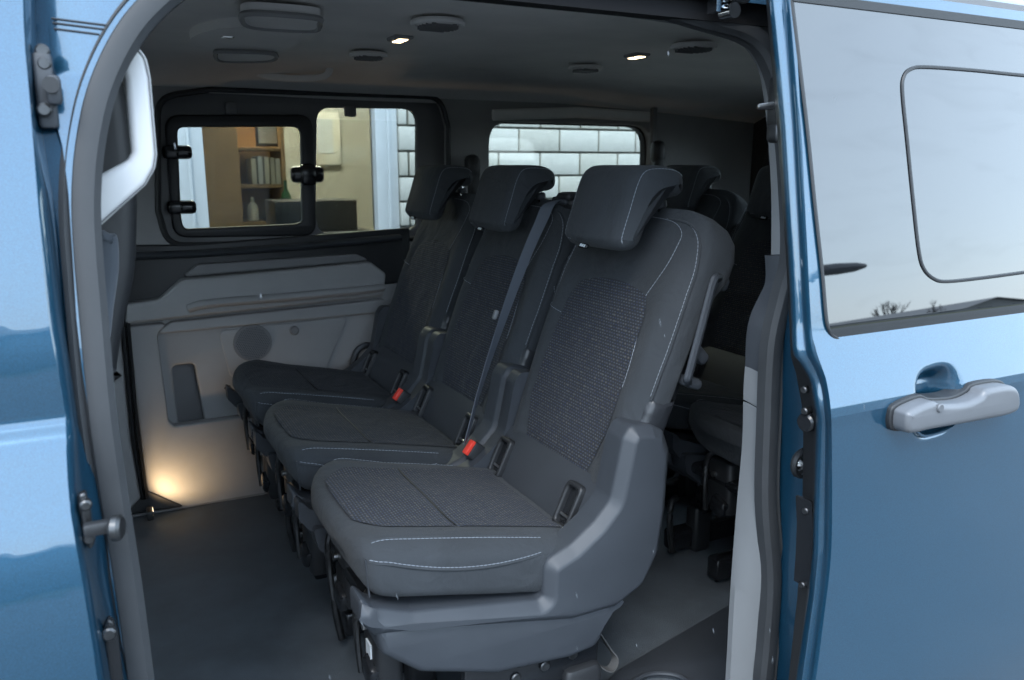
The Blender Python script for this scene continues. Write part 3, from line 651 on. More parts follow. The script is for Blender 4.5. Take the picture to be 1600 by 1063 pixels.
c = PL(1140, 4, .90); q = MB().box(c + Vector((0, 0, .01)), (.062, .02, .02), bev=.004); q.cyl(c + Vector((0, -.012, -.012)), c + Vector((0, .012, -.012)), .011, 14); q.box(c + Vector((-.028, 0, -.004)), (.008, .02, .024)); vp(q, 'roller_carriage', 'chrome')

# ---- white grab handle on the pillar by the front seat
GO = LP([(100, 60), (178, 62), (206, 66), (229, 86), (236, 122), (246, 242), (243, 264), (228, 290), (150, 360), (100, 390)], 1.03, [.02, .01, .03, .03, .02, .02, .02, .02, .02, .02])
GI = LP([(126, 100), (178, 100), (194, 118), (206, 238), (200, 250), (126, 290)], 1.03, [.01, .02, .02, .012, .02, .01])
gh = vp(MB().plate([GO, GI], -1.06, -1.025, FY, .008, 4), 'pillar_grab_handle', 'white', label='white grab handle on the pillar')
gl1 = LP([(100, 64), (178, 66), (204, 70), (225, 89), (232, 123), (242, 242), (239, 262), (226, 287), (150, 354), (100, 384)], 1.03, [.02, .01, .03, .03, .02, .02, .02, .02, .02, .02])
vp(MB().sweep([Vector((x, 1.0252, z)) for x, z in gl1], [(.0007, 0), (0, .0007), (-.0007, 0), (0, -.0007)], (0, 1, 0), True), 'handle_seam', 'dgrey', gh)

# ---- rear edge of the opening: pillar trims, jamb, lamp
def polyL(px, o): return rpoly([(p.x, p.z) for p in (PL(u, v, o) for u, v in px)], .006)
def stripL(A, B, oA, oB, name, m, **k): return strip(A, B, oA, oB, name, m, **k)
ptr = stripL([(1203, 400), (1204, 440), (1195, 463), (1181, 493), (1174, 527), (1172, 578)], [(1236, 398), (1234, 440), (1220, 470), (1210, 500), (1202, 540), (1198, 592)], 1.0, .965, 'upper_pillar_trim', 'dark')
stripL([(1172, 575), (1170, 600), (1169, 627)], [(1196, 588), (1196, 610), (1194, 641)], .998, .964, 'pillar_trim_cap', 'pale')
stripL([(1169, 630), (1168, 690), (1158, 800), (1148, 930), (1142, 1040), (1136, 1130)], [(1194, 644), (1192, 690), (1184, 800), (1186, 880), (1188, 930), (1184, 1060), (1180, 1130)], .998, .964, 'lower_pillar_trim', 'pale') if False else None
la = [(1169, 630), (1167, 700), (1158, 800), (1148, 930), (1142, 1040), (1136, 1130)]
lb = [(1194, 644), (1192, 700), (1186, 800), (1190, 930), (1186, 1040), (1182, 1130)]
stripL(la, lb, .998, .964, 'lower_pillar_trim', 'pale')
jr = stripL([(1240, 420), (1224, 500), (1214, 600), (1212, 700), (1210, 800), (1208, 900), (1206, 1000), (1204, 1130)], [(1262, 420), (1262, 500), (1262, 600), (1270, 700), (1275, 800), (1275, 900), (1262, 1000), (1250, 1130)], .962, .885, 'rear_jamb', 'blue')
vp(MB().plate([[(1.03, -.05), (2.6, -.05), (2.6, .9), (1.03, .9)]], -.93, -.90, FY), 'rear_body_side', 'blue')
c = PL(1250, 722, .905)
lr = vp(MB().cyl(c + Vector((0, 0, 0)), c + Vector((0, -.012, 0)), .026, 20, bev=.004), 'jamb_lamp', 'black')
vp(MB().cyl(c + Vector((0, -.010, 0)), c + Vector((0, -.02, 0)), .018, 18, .012, bev=.002), 'jamb_lamp_lens', 'chrome', lr)

# ---- the open sliding door
def yd(z): return interp([(-.4, .80), (.0, .762), (.25, .752), (.45, .762), (.60, .7685), (.735, .7685), (.752, .7675), (.765, .769), (.78, .774), (.82, .7875), (.862, .8005), (.872, .803), (1.35, .875)], z)
edS = cr2([(1241, -60), (1241, 0), (1252, 200), (1262, 400), (1266, 480), (1270, 530), (1279, 560), (1290, 590), (1298, 640), (1300, 720), (1299, 860), (1288, 960), (1275, 1062), (1262, 1150)], 6)
zd = sorted((p.z, p.x) for p in (PF(u, v, yd) for u, v in edS))
gx0 = PF(1290, 400, yd).x
rows = []
zz = zrows(-.35, 1.345, [.735, .745, .752, .76, .765, .772, .78, .862, .872, .885, 1.312] + [.672 + .0035 * k for k in range(40)])
XR = 1.85
gl_px = [(1238, 2), (1250, 100), (1263, 210), (1275, 330), (1286, 430), (1291, 490), (1296, 515), (1312, 530), (1350, 528), (1600, 490)]
hc_ = PF(1466, 629, yd)
def scoop(x, z):
    r = (abs((x - hc_.x) / .056) ** 3 + abs((z - hc_.z - (x - hc_.x) * .05) / .058) ** 3) ** (1 / 3)
    q_ = max(0, min(1, (1 - r) / .55)); return .036 * q_ * q_ * (3 - 2 * q_)
for z in zz:
    ex = interp(zd, z)
    rows.append([Vector((ex + (XR - ex) * t, yd(z) + scoop(ex + (XR - ex) * t, z), z)) for t in [0, .008, .02, .04] + [.05 + .005 * k for k in range(71)] + [.45, .6, .8, 1]])
door = vp(MB().grid(rows), 'sliding_door', 'blue', sharp=60)
# rolled leading edge, then the end face that runs back to the inner panel
edL = [(-60, 1196), (0, 1203), (200, 1221), (400, 1233), (480, 1237), (530, 1239), (555, 1240), (572, 1254), (597, 1268), (654, 1277), (700, 1276), (770, 1274), (860, 1272), (932, 1265), (1062, 1246), (1150, 1232)]
edI = [(-60, 1190), (0, 1197), (200, 1214), (400, 1228), (560, 1236), (580, 1243), (640, 1254), (700, 1255), (770, 1254), (860, 1251), (932, 1246), (1062, 1232), (1150, 1220)]
tS = [(v, u) for u, v in edS]
rows = []; rows2 = []
for i in range(101):
    v = -60 + 1210 * i / 100; us, ul, ui = interp(tS, v), interp(edL, v), interp(edI, v)
    a = PF(us, v, yd); r = us - ul
    b = PF(us - r * .25, v, lambda z: yd(z) + .007); c = PF(us - r * .45, v, lambda z: yd(z) + .020); d = PF(us - r * .75, v, lambda z: yd(z) + .024); e = PF(ul, v, lambda z: yd(z) + .034)
    rows.append([a, a.lerp(b, .5) + Vector((0, -.001, 0)), b, c, d, e, e + Vector((.004, .006, 0))])
    f = PF(ui, v, lambda z: yd(z) + .085)
    rows2.append([e + Vector((.004, .006, 0)), (e + f) / 2 + Vector((.006, 0, 0)), f, f + Vector((.02, .01, 0))])
vp(MB().grid(rows), 'door_leading_edge', 'blue', door, sharp=70)
vp(MB().grid(rows2), 'door_end_face', 'black', door, sharp=70)
vp(MB().grid([[q[2] + Vector((0, -.002, 0)), q[2] + Vector((.25, .03, 0)), q[2] + Vector((.9, .03, 0))] for q in rows2]), 'door_inner_panel', 'dgrey', door)
def dend(u, v): return PF(u, v, lambda z: yd(z) + .062)
ep = [(p.x - .006, p.y, p.z) for p in (dend(u, v) for u, v in ((1262, 778), (1264, 820), (1262, 870), (1259, 912)))]
pl = vp(MB().sweep(ep, [(-.016, -.002), (-.016, .003), (.016, .003), (.016, -.002)], (-1, 0, 0)), 'edge_plate', 'gloss_black', door)
for px in ((1264, 795), (1259, 910), (1262, 607), (1263, 640)):
    p = dend(*px); vp(MB().cyl(p + Vector((-.014, -.004, 0)), p + Vector((.004, 0, 0)), .0055, 12, bev=.0015), 'bolt', 'zinc', door)
p = dend(1264, 658); vp(MB().cyl(p + Vector((-.014, -.004, 0)), p + Vector((.006, 0, 0)), .014, 16, .016, bev=.003), 'door_buffer', 'gloss_black', door)
# upper latch and guide pin on the leading edge
p = PL(1216, 160, .905); q = MB().box(p, (.018, .03, .075), bev=.005); q.box(p + Vector((.0, 0, -.045)), (.02, .026, .03), bev=.006); ul_ = vp(q, 'upper_latch', 'zinc', door)
vp(MB().cyl(p + Vector((-.006, -.005, .036)), p + Vector((-.006, -.02, .036)), .008, 12, bev=.002), 'latch_bolt', 'steel', door)
vp(MB().cyl(p + Vector((0, .0, -.004)), p + Vector((-.03, .012, -.007)), .0065, 12, .0045, bev=.0015), 'guide_pin', 'steel', door)
# flush dark glass
ysh = lambda z: yd(z) - .003
gl = [(p.x, p.z) for p in (PF(u, v, ysh) for u, v in gl_px)]
gl = gl[:1] + cr2(gl, 4)[1:]
zb = gl[-1][1]
glp = gl + [(XR - .1, zb + .005), (XR - .1, 1.318), (gl[0][0] + .01, 1.318)]
def dframe(f): return lambda x, z, d: Vector((x, yd(z) - d, z))
rowsg = []
left = sorted((z, x) for x, z in gl[: len(gl)])
lowest = min(z for x, z in gl)
def gleft(z):
    best = None
    for (xa, za), (xb, zb2) in zip(gl, gl[1:]):
        if min(za, zb2) <= z <= max(za, zb2) and abs(za - zb2) > 1e-6:
            x = xa + (xb - xa) * (z - za) / (zb2 - za); best = x if best is None else min(best, x)
    return gl[0][0] if best is None else best
zb_ = sorted(set([lowest + .0005 + .045 * (i / 12) ** 1.6 for i in range(13)] + [lowest + .05 + (1.318 - lowest - .05) * i / 30 for i in range(31)]))
def bottom_x(z): return gleft(z)
for z in zb_:
    x0_ = gleft(z); rowsg.append([Vector((x0_ + (XR - .1 - x0_) * t, yd(max(z, .872)) - .0035, z)) for t in (0, .05, .2, .5, 1)])
dgl = vp(MB().grid(rowsg), 'door_window', 'door_glass', door)
vp(MB().tube([r[0] + Vector((0, .001, 0)) for r in rowsg][::-1] + [rowsg[0][k] + Vector((0, .001, 0)) for k in range(1, 5)], (.003, .002), 6, up=(0, 1, 0)), 'window_seal', 'black', door)
vp(MB().box(((gl[0][0] + XR) / 2, yd(1.32) - .003, 1.322), (XR - gl[0][0], .006, .012)), 'top_seal', 'black', door)
so = [PF(u, v, lambda z: yd(z) - .0045) for u, v in [(1720, 128), (1600, 118), (1520, 110), (1448, 105), (1424, 108), (1412, 122), (1411, 150), (1418, 220), (1427, 310), (1436, 390), (1444, 420), (1460, 436), (1482, 440), (1540, 434), (1600, 426), (1720, 410)]]
vp(MB().tube(cr(so, 5), (.0028, .0018), 6, up=(0, 1, 0)), 'vent_pane_seal', 'black', door)
# door handle: dark cup behind, silver pull, blue recess lip below
def hp(u, v, o): return PF(u, v, lambda z: yd(z) - o)
def outl(px): return cr2([(p.x, p.z) for p in (hp(u, v, .0) for u, v in px)], 5, True)
y_h = yd(.74)
def hplate(px, near, far, m, name, bev, **k): return vp(MB().plate([outl(px)], -(y_h + far), -(y_h - near), FY, bev, 4), name, m, door, **k)
hplate([(1385, 668), (1385, 645), (1393, 630), (1428, 615), (1446, 620), (1480, 618), (1502, 608), (1513, 597), (1552, 592), (1567, 604), (1567, 630), (1552, 645), (1500, 655), (1430, 667), (1400, 672)], .008, .02, 'black', 'handle_gasket', .003)
hplate([(1389, 666), (1389, 646), (1396, 634), (1428, 620), (1446, 624), (1480, 622), (1504, 612), (1514, 601), (1550, 596), (1563, 606), (1563, 628), (1550, 640), (1500, 650), (1430, 662), (1402, 668)], .034, .0, 'silver', 'door_handle', .009, label='silver grey pull handle')
c = hp(1470, 638, .035); vp(MB().cyl(c + Vector((0, .004, 0)), c + Vector((0, -.0012, 0)), .007, 16, bev=.0015), 'lock_cap', 'silver', door)
lo = cr([hp(u, v, .003) for u, v in ((1430, 660), (1428, 668), (1440, 680), (1460, 678), (1486, 668), (1497, 654), (1480, 652), (1440, 659))], 5, True)
vp(MB().sweep(lo, [(.003 * math.cos(a * PI / 3), .003 * math.sin(a * PI / 3)) for a in range(6)], (0, 1, 0), True), 'recess_lip', 'blue', door)

# ---- lit step lamp that throws the warm patch on the far trim
sl_p = Vector((.075, 2.605, .040))
slh = vp(MB().box(sl_p + Vector((-.012, 0, 0)), (.02, .05, .03), bev=.005), 'step_lamp', 'black', step)
la_ = bpy.data.lights.new('step_lamp_light', 'SPOT'); lo_ = bpy.data.objects.new('step_lamp_light', la_); C.objects.link(lo_)
la_.energy = .50; la_.color = (1, .68, .36); la_.spot_size = R(118); la_.spot_blend = .8; la_.shadow_soft_size = .012
vp(MB().box(sl_p + Vector((-.0029, 0, .004)), (.002, .034, .016)), 'lamp_lens', lens_m, slh)
lo_.location = sl_p + Vector((.010, 0, .012)); lo_.rotation_euler = Vector((-.62, -.50, -.55)).to_track_quat('Z', 'Y').to_euler()
lo_.parent = slh; lo_.matrix_parent_inverse = Matrix.Translation(-van.location)

# ================================================================ SEATS
X0 = .62
def Q(x, y, z): return Vector((x - X0, y, z))               # van X, offset from the seat's middle, height
def sgnp(v, p): return math.copysign(abs(v) ** p, v)
def se_ring(w_, h_, n=64, e=5.0):
    return [(w_ * sgnp(math.cos(2 * PI * k / n), 2 / e), h_ * sgnp(math.sin(2 * PI * k / n), 2 / e)) for k in range(n)]
def zt(x): return .507 - .20 * (x - .37) - 1.1 * max(0, .37 - x) ** 1.5
def zb(x): return interp([(.33, .408), (.45, .383), (.65, .335), (.82, .325)], x)
CUSH = [(.322, .155, .3), (.3225, .185, .52), (.325, .205, .72), (.330, .218, .86), (.338, .227, .94), (.350, .232, .98), (.38, .235, 1), (.45, .236, 1), (.55, .235, 1), (.65, .232, .98), (.72, .228, .94), (.79, .222, .9), (.82, .21, .6)]
def crown(y, w_): t = y / w_; return -.010 + .012 * math.exp(-((abs(t) - .82) / .22) ** 2) + .006 * math.cos(t * 1.4)
def cw(x): return interp([(a, b) for a, b, c in CUSH], x)
def hc(x): return (zt(max(x, .345)) - zb(x)) / 2
def zc(x): return zt(max(x, .345)) - hc(x)
def ch(x): return hc(x) * interp([(a, c) for a, b, c in CUSH], x)
def setb(x, y): t = max(0, y / .22); return (.06 * t ** 3 - .012 * math.cos(min(1, abs(y) / .22) * PI / 2)) * max(0, min(1, (.50 - x) / .15))
def cush_top(x, y):
    w_ = cw(x); h_ = ch(x); t = min(.999, abs(y / w_))
    return zc(x) + h_ * (1 - t ** 5) ** .2 + crown(y, w_) * (1 - t ** 8)
def stitches(path, name, parent, r=.0008, L=.0070, gap=.0008, nudge=(0, 0, 0), off=(0, 0, 0)):
    P = [Vector(p) + Vector(nudge) for p in path]; q = MB()
    d = 0; seg = []
    acc = [0]
    for a, b in zip(P, P[1:]): acc.append(acc[-1] + (b - a).length)
    def at(s):
        for i in range(len(P) - 1):
            if s <= acc[i + 1] or i == len(P) - 2:
                k = (s - acc[i]) / max(1e-9, acc[i + 1] - acc[i]); return P[i].lerp(P[i + 1], min(1, k))
    s = 0
    while s + L < acc[-1]:
        a, b, c = at(s), at(s + L * .5), at(s + L); t = (c - a).normalized()
        n1 = t.cross(Vector((.3, .5, .81))).normalized(); n2 = t.cross(n1)
        rings = [[p + (n1 * math.cos(k * PI / 2) + n2 * math.sin(k * PI / 2)) * rr for k in range(4)] for p, rr in ((a, r * .5), (b, r), (c, r * .5))]
        q.loft(rings); s += L + gap
    return q.build(name, M['thread'], parent, kind='stuff')
def seam(path, name, parent, r=.0016, m='black'):
    return MB().tube(path, r, 5).build(name, M[m], parent)
# backrest frame of reference
AL = R(21.5); UB = Vector((math.sin(AL), 0, math.cos(AL))); NB = Vector((-math.cos(AL), 0, math.sin(AL)))
B0 = Q(.795, 0, .50)
BACK = [(-.045, .185, .045, .02), (-.03, .20, .062, .02), (.0, .210, .076, .02), (.06, .216, .074, .016), (.15, .222, .070, .011), (.26, .226, .070, .006), (.36, .227, .073, .003), (.40, .227, .080, .002), (.425, .226, .098, .001), (.445, .225, .114, .001), (.49, .221, .117, 0), (.52, .215, .108, 0), (.54, .203, .088, 0), (.552, .185, .058, 0), (.556, .16, .022, 0)]
def bk(s, j): return interp([(r[0], r[j]) for r in BACK], s)
def wing(t, s): return .020 * math.exp(-((abs(t) - .84) / .2) ** 2) * min(1, max(0, (.50 - s) / .2))
def back_pt(s, y, lift=0):
    w_ = bk(s, 1); th = bk(s, 2); t = min(.9995, abs(y / w_)); b = th / 2 * (1 - t ** 4.5) ** (1 / 4.5) - th / 2 + wing(t, s) * (1 - t ** 8) - bk(s, 3) * .3
    return B0 + UB * s + NB * (b + lift) + Vector((0, y, 0))
def back_uv(u, v, yc=1.38):                                  # sight line to (s, y) on the near seat's backrest
    P0 = Vector((B0.x + X0, yc, B0.z)); d = ray(u, v); k = (P0 - EYE).dot(NB) / d.dot(NB); p = EYE + d * k - P0
    return p.dot(UB), p.y

def make_seat(label, group):
    t = thing('passenger_seat', label, 'seat', (X0, 1.38, 0), group)
    # --- cushion
    rings = []
    for x, w_, fr_ in CUSH:
        rings.append([Q(x + setb(x, a) + (.02 * (b / ch(x)) ** 2 * max(0, (.38 - x) / .06) if b < 0 else 0), a, zc(x) + b + (crown(a, w_) * (1 - abs(a / w_) ** 8) if b > 0 else 0)) for a, b in se_ring(w_, ch(x))])
    cu = MB().loft(rings).build('seat_cushion', M['fabric'], t, sharp=60)
    ins = []
    for i in range(33):
        x = .352 + (.725 - .352) * i / 32; r_ = []
        wi = .150 + .012 * i / 32 - .05 * max(0, 1 - i / 4) ** 2
        for j in range(25):
            y = -wi + 2 * wi * j / 24; r_.append(Q(x + setb(x, y), y, cush_top(x, y) + .0022 + .003 * (1 - abs(j - 12) / 12) ** .5 - .003 * math.exp(-((x - .515) / .005) ** 2)))
        ins.append(r_)
    MB().grid(ins).build('cushion_insert', M['insert'], cu, uv=lambda p: (p.y, p.x * 1.0))
    seam([Q(.515, -.155 + .31 * k / 12, cush_top(.515, -.155 + .31 * k / 12) + .0026) for k in range(13)], 'cross_seam', cu, .0012)
    sgn = -1
    for sg in (-1, 1):
        top = [Q(x + setb(x, sg * .2), sg * .2, cush_top(x, .2) + .0012) for x in [.348 + .012 * k for k in range(27)]]
        stitches(top, 'stitching', cu)
        MB().tube([p + Vector((0, -sg * .007, -.0008)) for p in top], .0026, 6).build('piping', M['fabric'], cu)
        side = []
        for x in [.336 + .012 * k for k in range(27)]:
            z = zt(max(x, .345)) - .021 - .018 * math.sin(PI * (x - .333) / .31); b_ = (z - zc(x)) / ch(x)
            side.append(Q(x + setb(x, sg * .22), sg * (cw(x) * (1 - abs(b_) ** 5) ** .2 + .0012), z))
        stitches(side, 'stitching', cu)
        MB().tube([p + Vector((0, -sg * .001, -.004)) for p in side], .003, 6).build('piping', M['fabric'], cu)
        # seam down the front corner
        cor = [Q(.3305 + setb(.33, sg * .22) + .0006 * k, sg * (.2185 - .0003 * k), zt(.345) - .020 - .0085 * k) for k in range(9)]
        MB().tube([p + Vector((-.0005, sg * .001, 0)) for p in cor], .0018, 6).build('corner_seam', M['dark'], cu)
    # front edge seam
    fe = [Q(.3335 + .0, y, cush_top(.352, y) - .008) for y in [-.2 + .4 * k / 20 for k in range(21)]]
    # --- backrest
    rings = []
    for s, w_, th, fo in BACK:
        r_ = []
        for a, b in se_ring(w_, th / 2, 72, 4.5):
            tt = abs(a / w_)
            f = (wing(tt, s) * (1 - tt ** 8) if b > 0 else 0)
            r_.append(B0 + UB * s + NB * (b - th / 2 + f - fo * .3) + Vector((0, a, 0)))
        rings.append(r_)
    ba = MB().loft(rings).build('backrest', M['fabric'], t, sharp=60)
    ins = []
    for i in range(41):
        s = .012 + .368 * i / 40; wl = .122 + .028 * min(1, i / 10) - .02 * max(0, (i - 34) / 6) ** 2 - .012 * max(0, (i - 18) / 22)
        r_ = []
        for j in range(25):
            y = -wl + 2 * wl * j / 24; s2 = s + (.018 * (1 - ((j - 12) / 12) ** 2) if i > 30 else 0) * max(0, (i - 30) / 10)
            r_.append(back_pt(s2, y, .0022 + .005 * max(0, 1 - ((j - 12) / 12) ** 4) ** .5 * min(1, (40 - i) / 3, i / 3 + .2)))
        ins.append(r_)
    MB().grid(ins).build('backrest_insert', M['insert'], ba, uv=lambda p: (p.y, (p - B0).dot(UB)))
    l1 = [back_uv(*p) for p in ((1010, 338), (1050, 346), (1064, 362), (1058, 384), (1040, 420), (1006, 468), (1003, 480), (1000, 520), (987, 575), (975, 612))]
    l1 = [(s, max(-.19, y)) for s, y in l1]
    L2 = [(.535, -.10), (.53, -.16), (.51, -.192), (.47, -.208), (.40, -.2175), (.30, -.2195), (.24, -.2180), (.195, -.2165)]
    l3 = [back_uv(*p) for p in ((892, 345), (868, 395), (852, 440), (860, 472), (882, 490))]
    for sg in (1, -1):
        pass
    def pth(l, n=8, m=1, lift=.0015): return [back_pt(p.x, p.y * m, lift) for p in cr([(a, b, 0) for a, b in l], n)]
    stitches(pth(l1), 'stitching', ba); stitches(pth(l3), 'stitching', ba)
    for m in (1, -1):
        stitches(pth(L2, 8, m), 'stitching', ba)
        MB().tube([p + Vector((0, -m * .004, 0)) for p in pth(L2, 8, m, 0)], .0026, 6).build('piping', M['fabric'], ba)
    # recess line where the wing cloth ends, dark boot below it and the carpeted back board
    boot = []
    for s in (-.02, .03, .08, .125, .158, .178, .185):
        w_ = bk(s, 1) + .005 - (.004 if s > .18 else 0); th = bk(s, 2) + .012
        boot.append([B0 + UB * (s + .012 * (a / w_) ** 2 + .03 * max(0, -b / th) + .003 * math.sin(s * 90 + b * 60)) + NB * (b - (th - .008) / 2 - bk(s, 3) * .3) + Vector((0, a, 0)) for a, b in se_ring(w_, th / 2, 48, 4.5)])
    q = MB(); q.grid([[r[k] for k in range(14, 36)] for r in boot]); 
    q.build('side_boot', M['vinyl'], ba)
    MB().box(B0 + UB * .235 + NB * -.083, (.036, .37, .42), Matrix.Rotation(AL, 3, 'Y'), .008).build('back_board', M['black'], ba)
    # side release bar on the near edge of the back
    def bq(s, y, n): return B0 + UB * s + NB * n + Vector((0, y, 0))
    bar = cr([bq(.452, -.19, -.095), bq(.452, -.214, -.075), bq(.446, -.232, -.050), bq(.43, -.236, -.045), bq(.35, -.238, -.052), bq(.27, -.236, -.062), bq(.252, -.232, -.068), bq(.246, -.205, -.10)], 6)
    MB().tube(bar, (.0085, .007), 8, up=(0, 1, 0)).build('release_bar', M['shield'], ba)
    for a_, d_, an in ((bq(.445, -.205, -.085), (.03, .03, .03), 0), (bq(.25, -.212, -.092), (.045, .03, .022), 0), (bq(.305, -.212, -.088), (.045, .024, .026), .4)):
        MB().box(a_, d_, Matrix.Rotation(AL + an, 3, 'Y'), .008).build('bar_bracket', M['shield'], ba)
    # --- head restraint
    prof = [(.858, .958), (.872, .942), (.895, .940), (.912, .955), (.930, 1.000), (.948, 1.028), (.975, 1.036), (1.000, 1.040), (1.010, 1.055), (1.006, 1.082), (.985, 1.096), (.945, 1.100), (.912, 1.095), (.893, 1.072), (.875, 1.020), (.860, .975)]
    pr2 = cr2(prof, 4, True)
    def hf(x, z, d):
        return Q(x, d, z)
    cxm = sum(p[0] for p in pr2) / len(pr2); czm = sum(p[1] for p in pr2) / len(pr2)
    rings = []
    for k in range(-12, 13):
        tt = k / 12; d = .112 * tt - .016
        e = max(0, (abs(tt) - .70) / .30)
        ins_ = .026 * (1 - math.sqrt(max(0, 1 - e * e)))
        bow = .010 * tt * tt
        rr = []
        N = len(pr2)
        for i in range(N):
            p, q_ = Vector(pr2[i - 1]), Vector(pr2[(i + 1) % N]); n_ = Vector((-(q_ - p).y, (q_ - p).x)).normalized()
            c_ = Vector(pr2[i]) + n_ * ins_ * SGN
            rr.append(hf(c_.x + bow, c_.y, d))
        rings.append(rr)
    hd_ = MB().loft(rings).build('headrest', M['fabric'], t, sharp=60)
    for m in (-1, 1):
        e = (.93 - .70) / .30 * 1.0; ins_ = .026 * (1 - math.sqrt(1 - .72 ** 2)) - .0012
        N = len(pr2); pp = []
        for i in range(N):
            p, q_ = Vector(pr2[i - 1]), Vector(pr2[(i + 1) % N]); n_ = Vector((-(q_ - p).y, (q_ - p).x)).normalized()
            c_ = Vector(pr2[i]) + n_ * ins_ * SGN; pp.append(Q(c_.x + .010 * .84, m * .112 * .916 - .016, c_.y))
        k0 = 32
        path = pp[36:] + pp[:3]
        stitches(path, 'stitching', hd_)
    lowf = [Q(.8645, y, .9535) for y in [-.1 + .17 * k / 10 for k in range(11)]]
    stitches([p + Vector((.006 * (p.y / .12) ** 2 - .0015, 0, .0)) for p in lowf], 'stitching', hd_, r=.0008)
    MB().box(Q(.8655, .002, .9425), (.006, .030, .012), Matrix.Rotation(R(35), 3, 'Y'), .002).build('headrest_tag', M['gloss_black'], hd_)
    q = MB()
    for k in range(3): q.box(Q(.8622, -.006 + .007 * k, .9425 + .0005 * k), (.002, .0045, .0055), Matrix.Rotation(R(35), 3, 'Y'))
    q.build('tag_mark', M['frame'], hd_)
    for m in (-1, 1):
        MB().cyl(Q(.995, m * .065, 1.05), Q(1.004, m * .065, .995), .0065, 10).build('headrest_post', M['chrome'], hd_)
        MB().cyl(Q(.999, m * .065, 1.032), Q(1.001, m * .065, 1.016), .013, 12, bev=.003).build('post_guide', M['dark'], hd_)
    # --- plastic side shields with the tall hinge cover
    def ssh(sg, name, top):
        o = [(.312, .436), (.335, .410), (.40, .386), (.52, .366), (.635, .346), (.644, .352), (.646, .417), (.70, .437), (.748, .470), (.782, .505), (.794, .56), (.806, .62), (.822, .642), (.87, .636), (.896, .622), (.912, .58), (.908, .47), (.896, .38), (.862, .318), (.80, .288), (.70, .287), (.52, .325), (.40, .350), (.335, .360), (.312, .39)]
        if not top: o = [(x, z) for x, z in o]
        rr = [.008, .01, .05, .05, .012, .006, .03, .05, .05, .04, .05, .03, .02, .02, .02, .03, .05, .05, .05, .06, .08, .1, .08, .02, .01]
        return rpoly(o, rr, 4)
    def slab(loop, ya, yb, bev, name, m, bs=3):
        return MB().plate([loop], -yb, -ya, lambda x, z, d: Q(x, -d, z), bev, bs).build(name, m, t, sharp=52)
    sh = slab(ssh(-1, '', 1), -.254, -.185, .019, 'side_shield', M['shield'], 1)
    base = rpoly([(.335, .375), (.60, .33), (.80, .30), (.806, .31), (.762, .218), (.70, .212), (.551, .226), (.41, .272), (.345, .325)], [.01, .05, .02, .01, .03, .05, .05, .04, .02], 4)
    slab(base, -.243, -.17, .014, 'base_cover', M['shield'])
    o2 = MB().plate([ssh(1, '', 1)], .19, .245, lambda x, z, d: Q(x, d, z), .014, 1).build('side_shield', M['shield'], t, sharp=52)
    MB().plate([base], .17, .236, lambda x, z, d: Q(x, d, z), .012).build('base_cover', M['shield'], t, sharp=40)
    # front skirt under the cushion nose
    # --- valance between cushion and backrest with its two anchor pockets
    Va = [(.735, .405), (.752, .440), (.776, .492), (.80, .52)]
    va = MB().grid([[Q(x, -.225 + .45 * k / 20, z) for k in range(21)] for x, z in Va]).build('seat_valance', M['dark'], t)
    for y in (-.135, .16):
        D = Vector((.776 - .742, 0, .492 - .42)).normalized(); Nn = Vector((-D.z, 0, D.x)); cpt = Q(.762, y, .458)
        fr_ = lambda a, b, d: cpt + Vector((0, a, 0)) + D * b + Nn * d
        pk = MB().plate([rrect(-.027, .027, -.047, .047, .014), rrect(-.017, .017, -.036, .036, .009)], -.002, .014, fr_, .005).build('anchor_pocket', M['black'], va)
        MB().plate([rrect(-.017, .017, -.036, .036, .009)], -.001, .002, fr_).build('pocket_floor', M['gloss_black'], va)
        MB().cyl(fr_(-.014, -.02, .006), fr_(.014, -.02, .006), .003, 8).build('anchor_wire', M['steel'], va)
    # --- belt buckle on a stalk, far side
    D = Vector((-.75, -.1, .65)).normalized(); cb = Q(.71, .222, .47)
    rot = D.to_track_quat('Z', 'Y').to_matrix()
    bkl = MB().box(cb - D * .028, (.022, .042, .06), rot, .006).build('belt_buckle', M['black'], t)
    MB().box(cb + D * .002, (.016, .036, .016), rot, .003).build('release_button', M['red'], bkl)
    MB().box(cb - D * .028 + rot @ Vector((-.012, 0, .0)), (.002, .036, .05), rot).build('buckle_face', M['dark'], bkl)
    MB().tube([cb - D * .05, cb - D * .09 + Vector((0, .01, -.01)), cb - D * .12 + Vector((.02, .015, -.03))], (.016, .004), 8).build('buckle_stalk', M['dark'], bkl)
    # --- pull strap looped on the shield
    stp = cr([Q(.795, -.19, .545), Q(.790, -.195, .520), Q(.782, -.21, .485), Q(.780, -.215, .465), Q(.786, -.205, .46), Q(.794, -.2, .49)], 5)
    MB().sweep(stp, [(-.0012, -.012), (.0012, -.012), (.0012, .012), (-.0012, .012)], (0.2, 1, 0)).build('pull_strap', M['strap'], t)
    # --- black mechanism, rails and feet
    q = MB()
    q.box(Q(.57, 0, .335), (.42, .38, .03), None, .01)
    for y in (-.15, .15):
        q.box(Q(.63, y, .045), (.40, .045, .06), None, .008)
        q.tube(cr([Q(.78, y, .07), Q(.79, y, .17), Q(.76, y, .30)], 6), .014, 8)
        q.tube(cr([Q(.56, y, .07), Q(.54, y, .17), Q(.55, y, .31)], 6), .014, 8)
    q.build('seat_mechanism', M['gloss_black'], t)
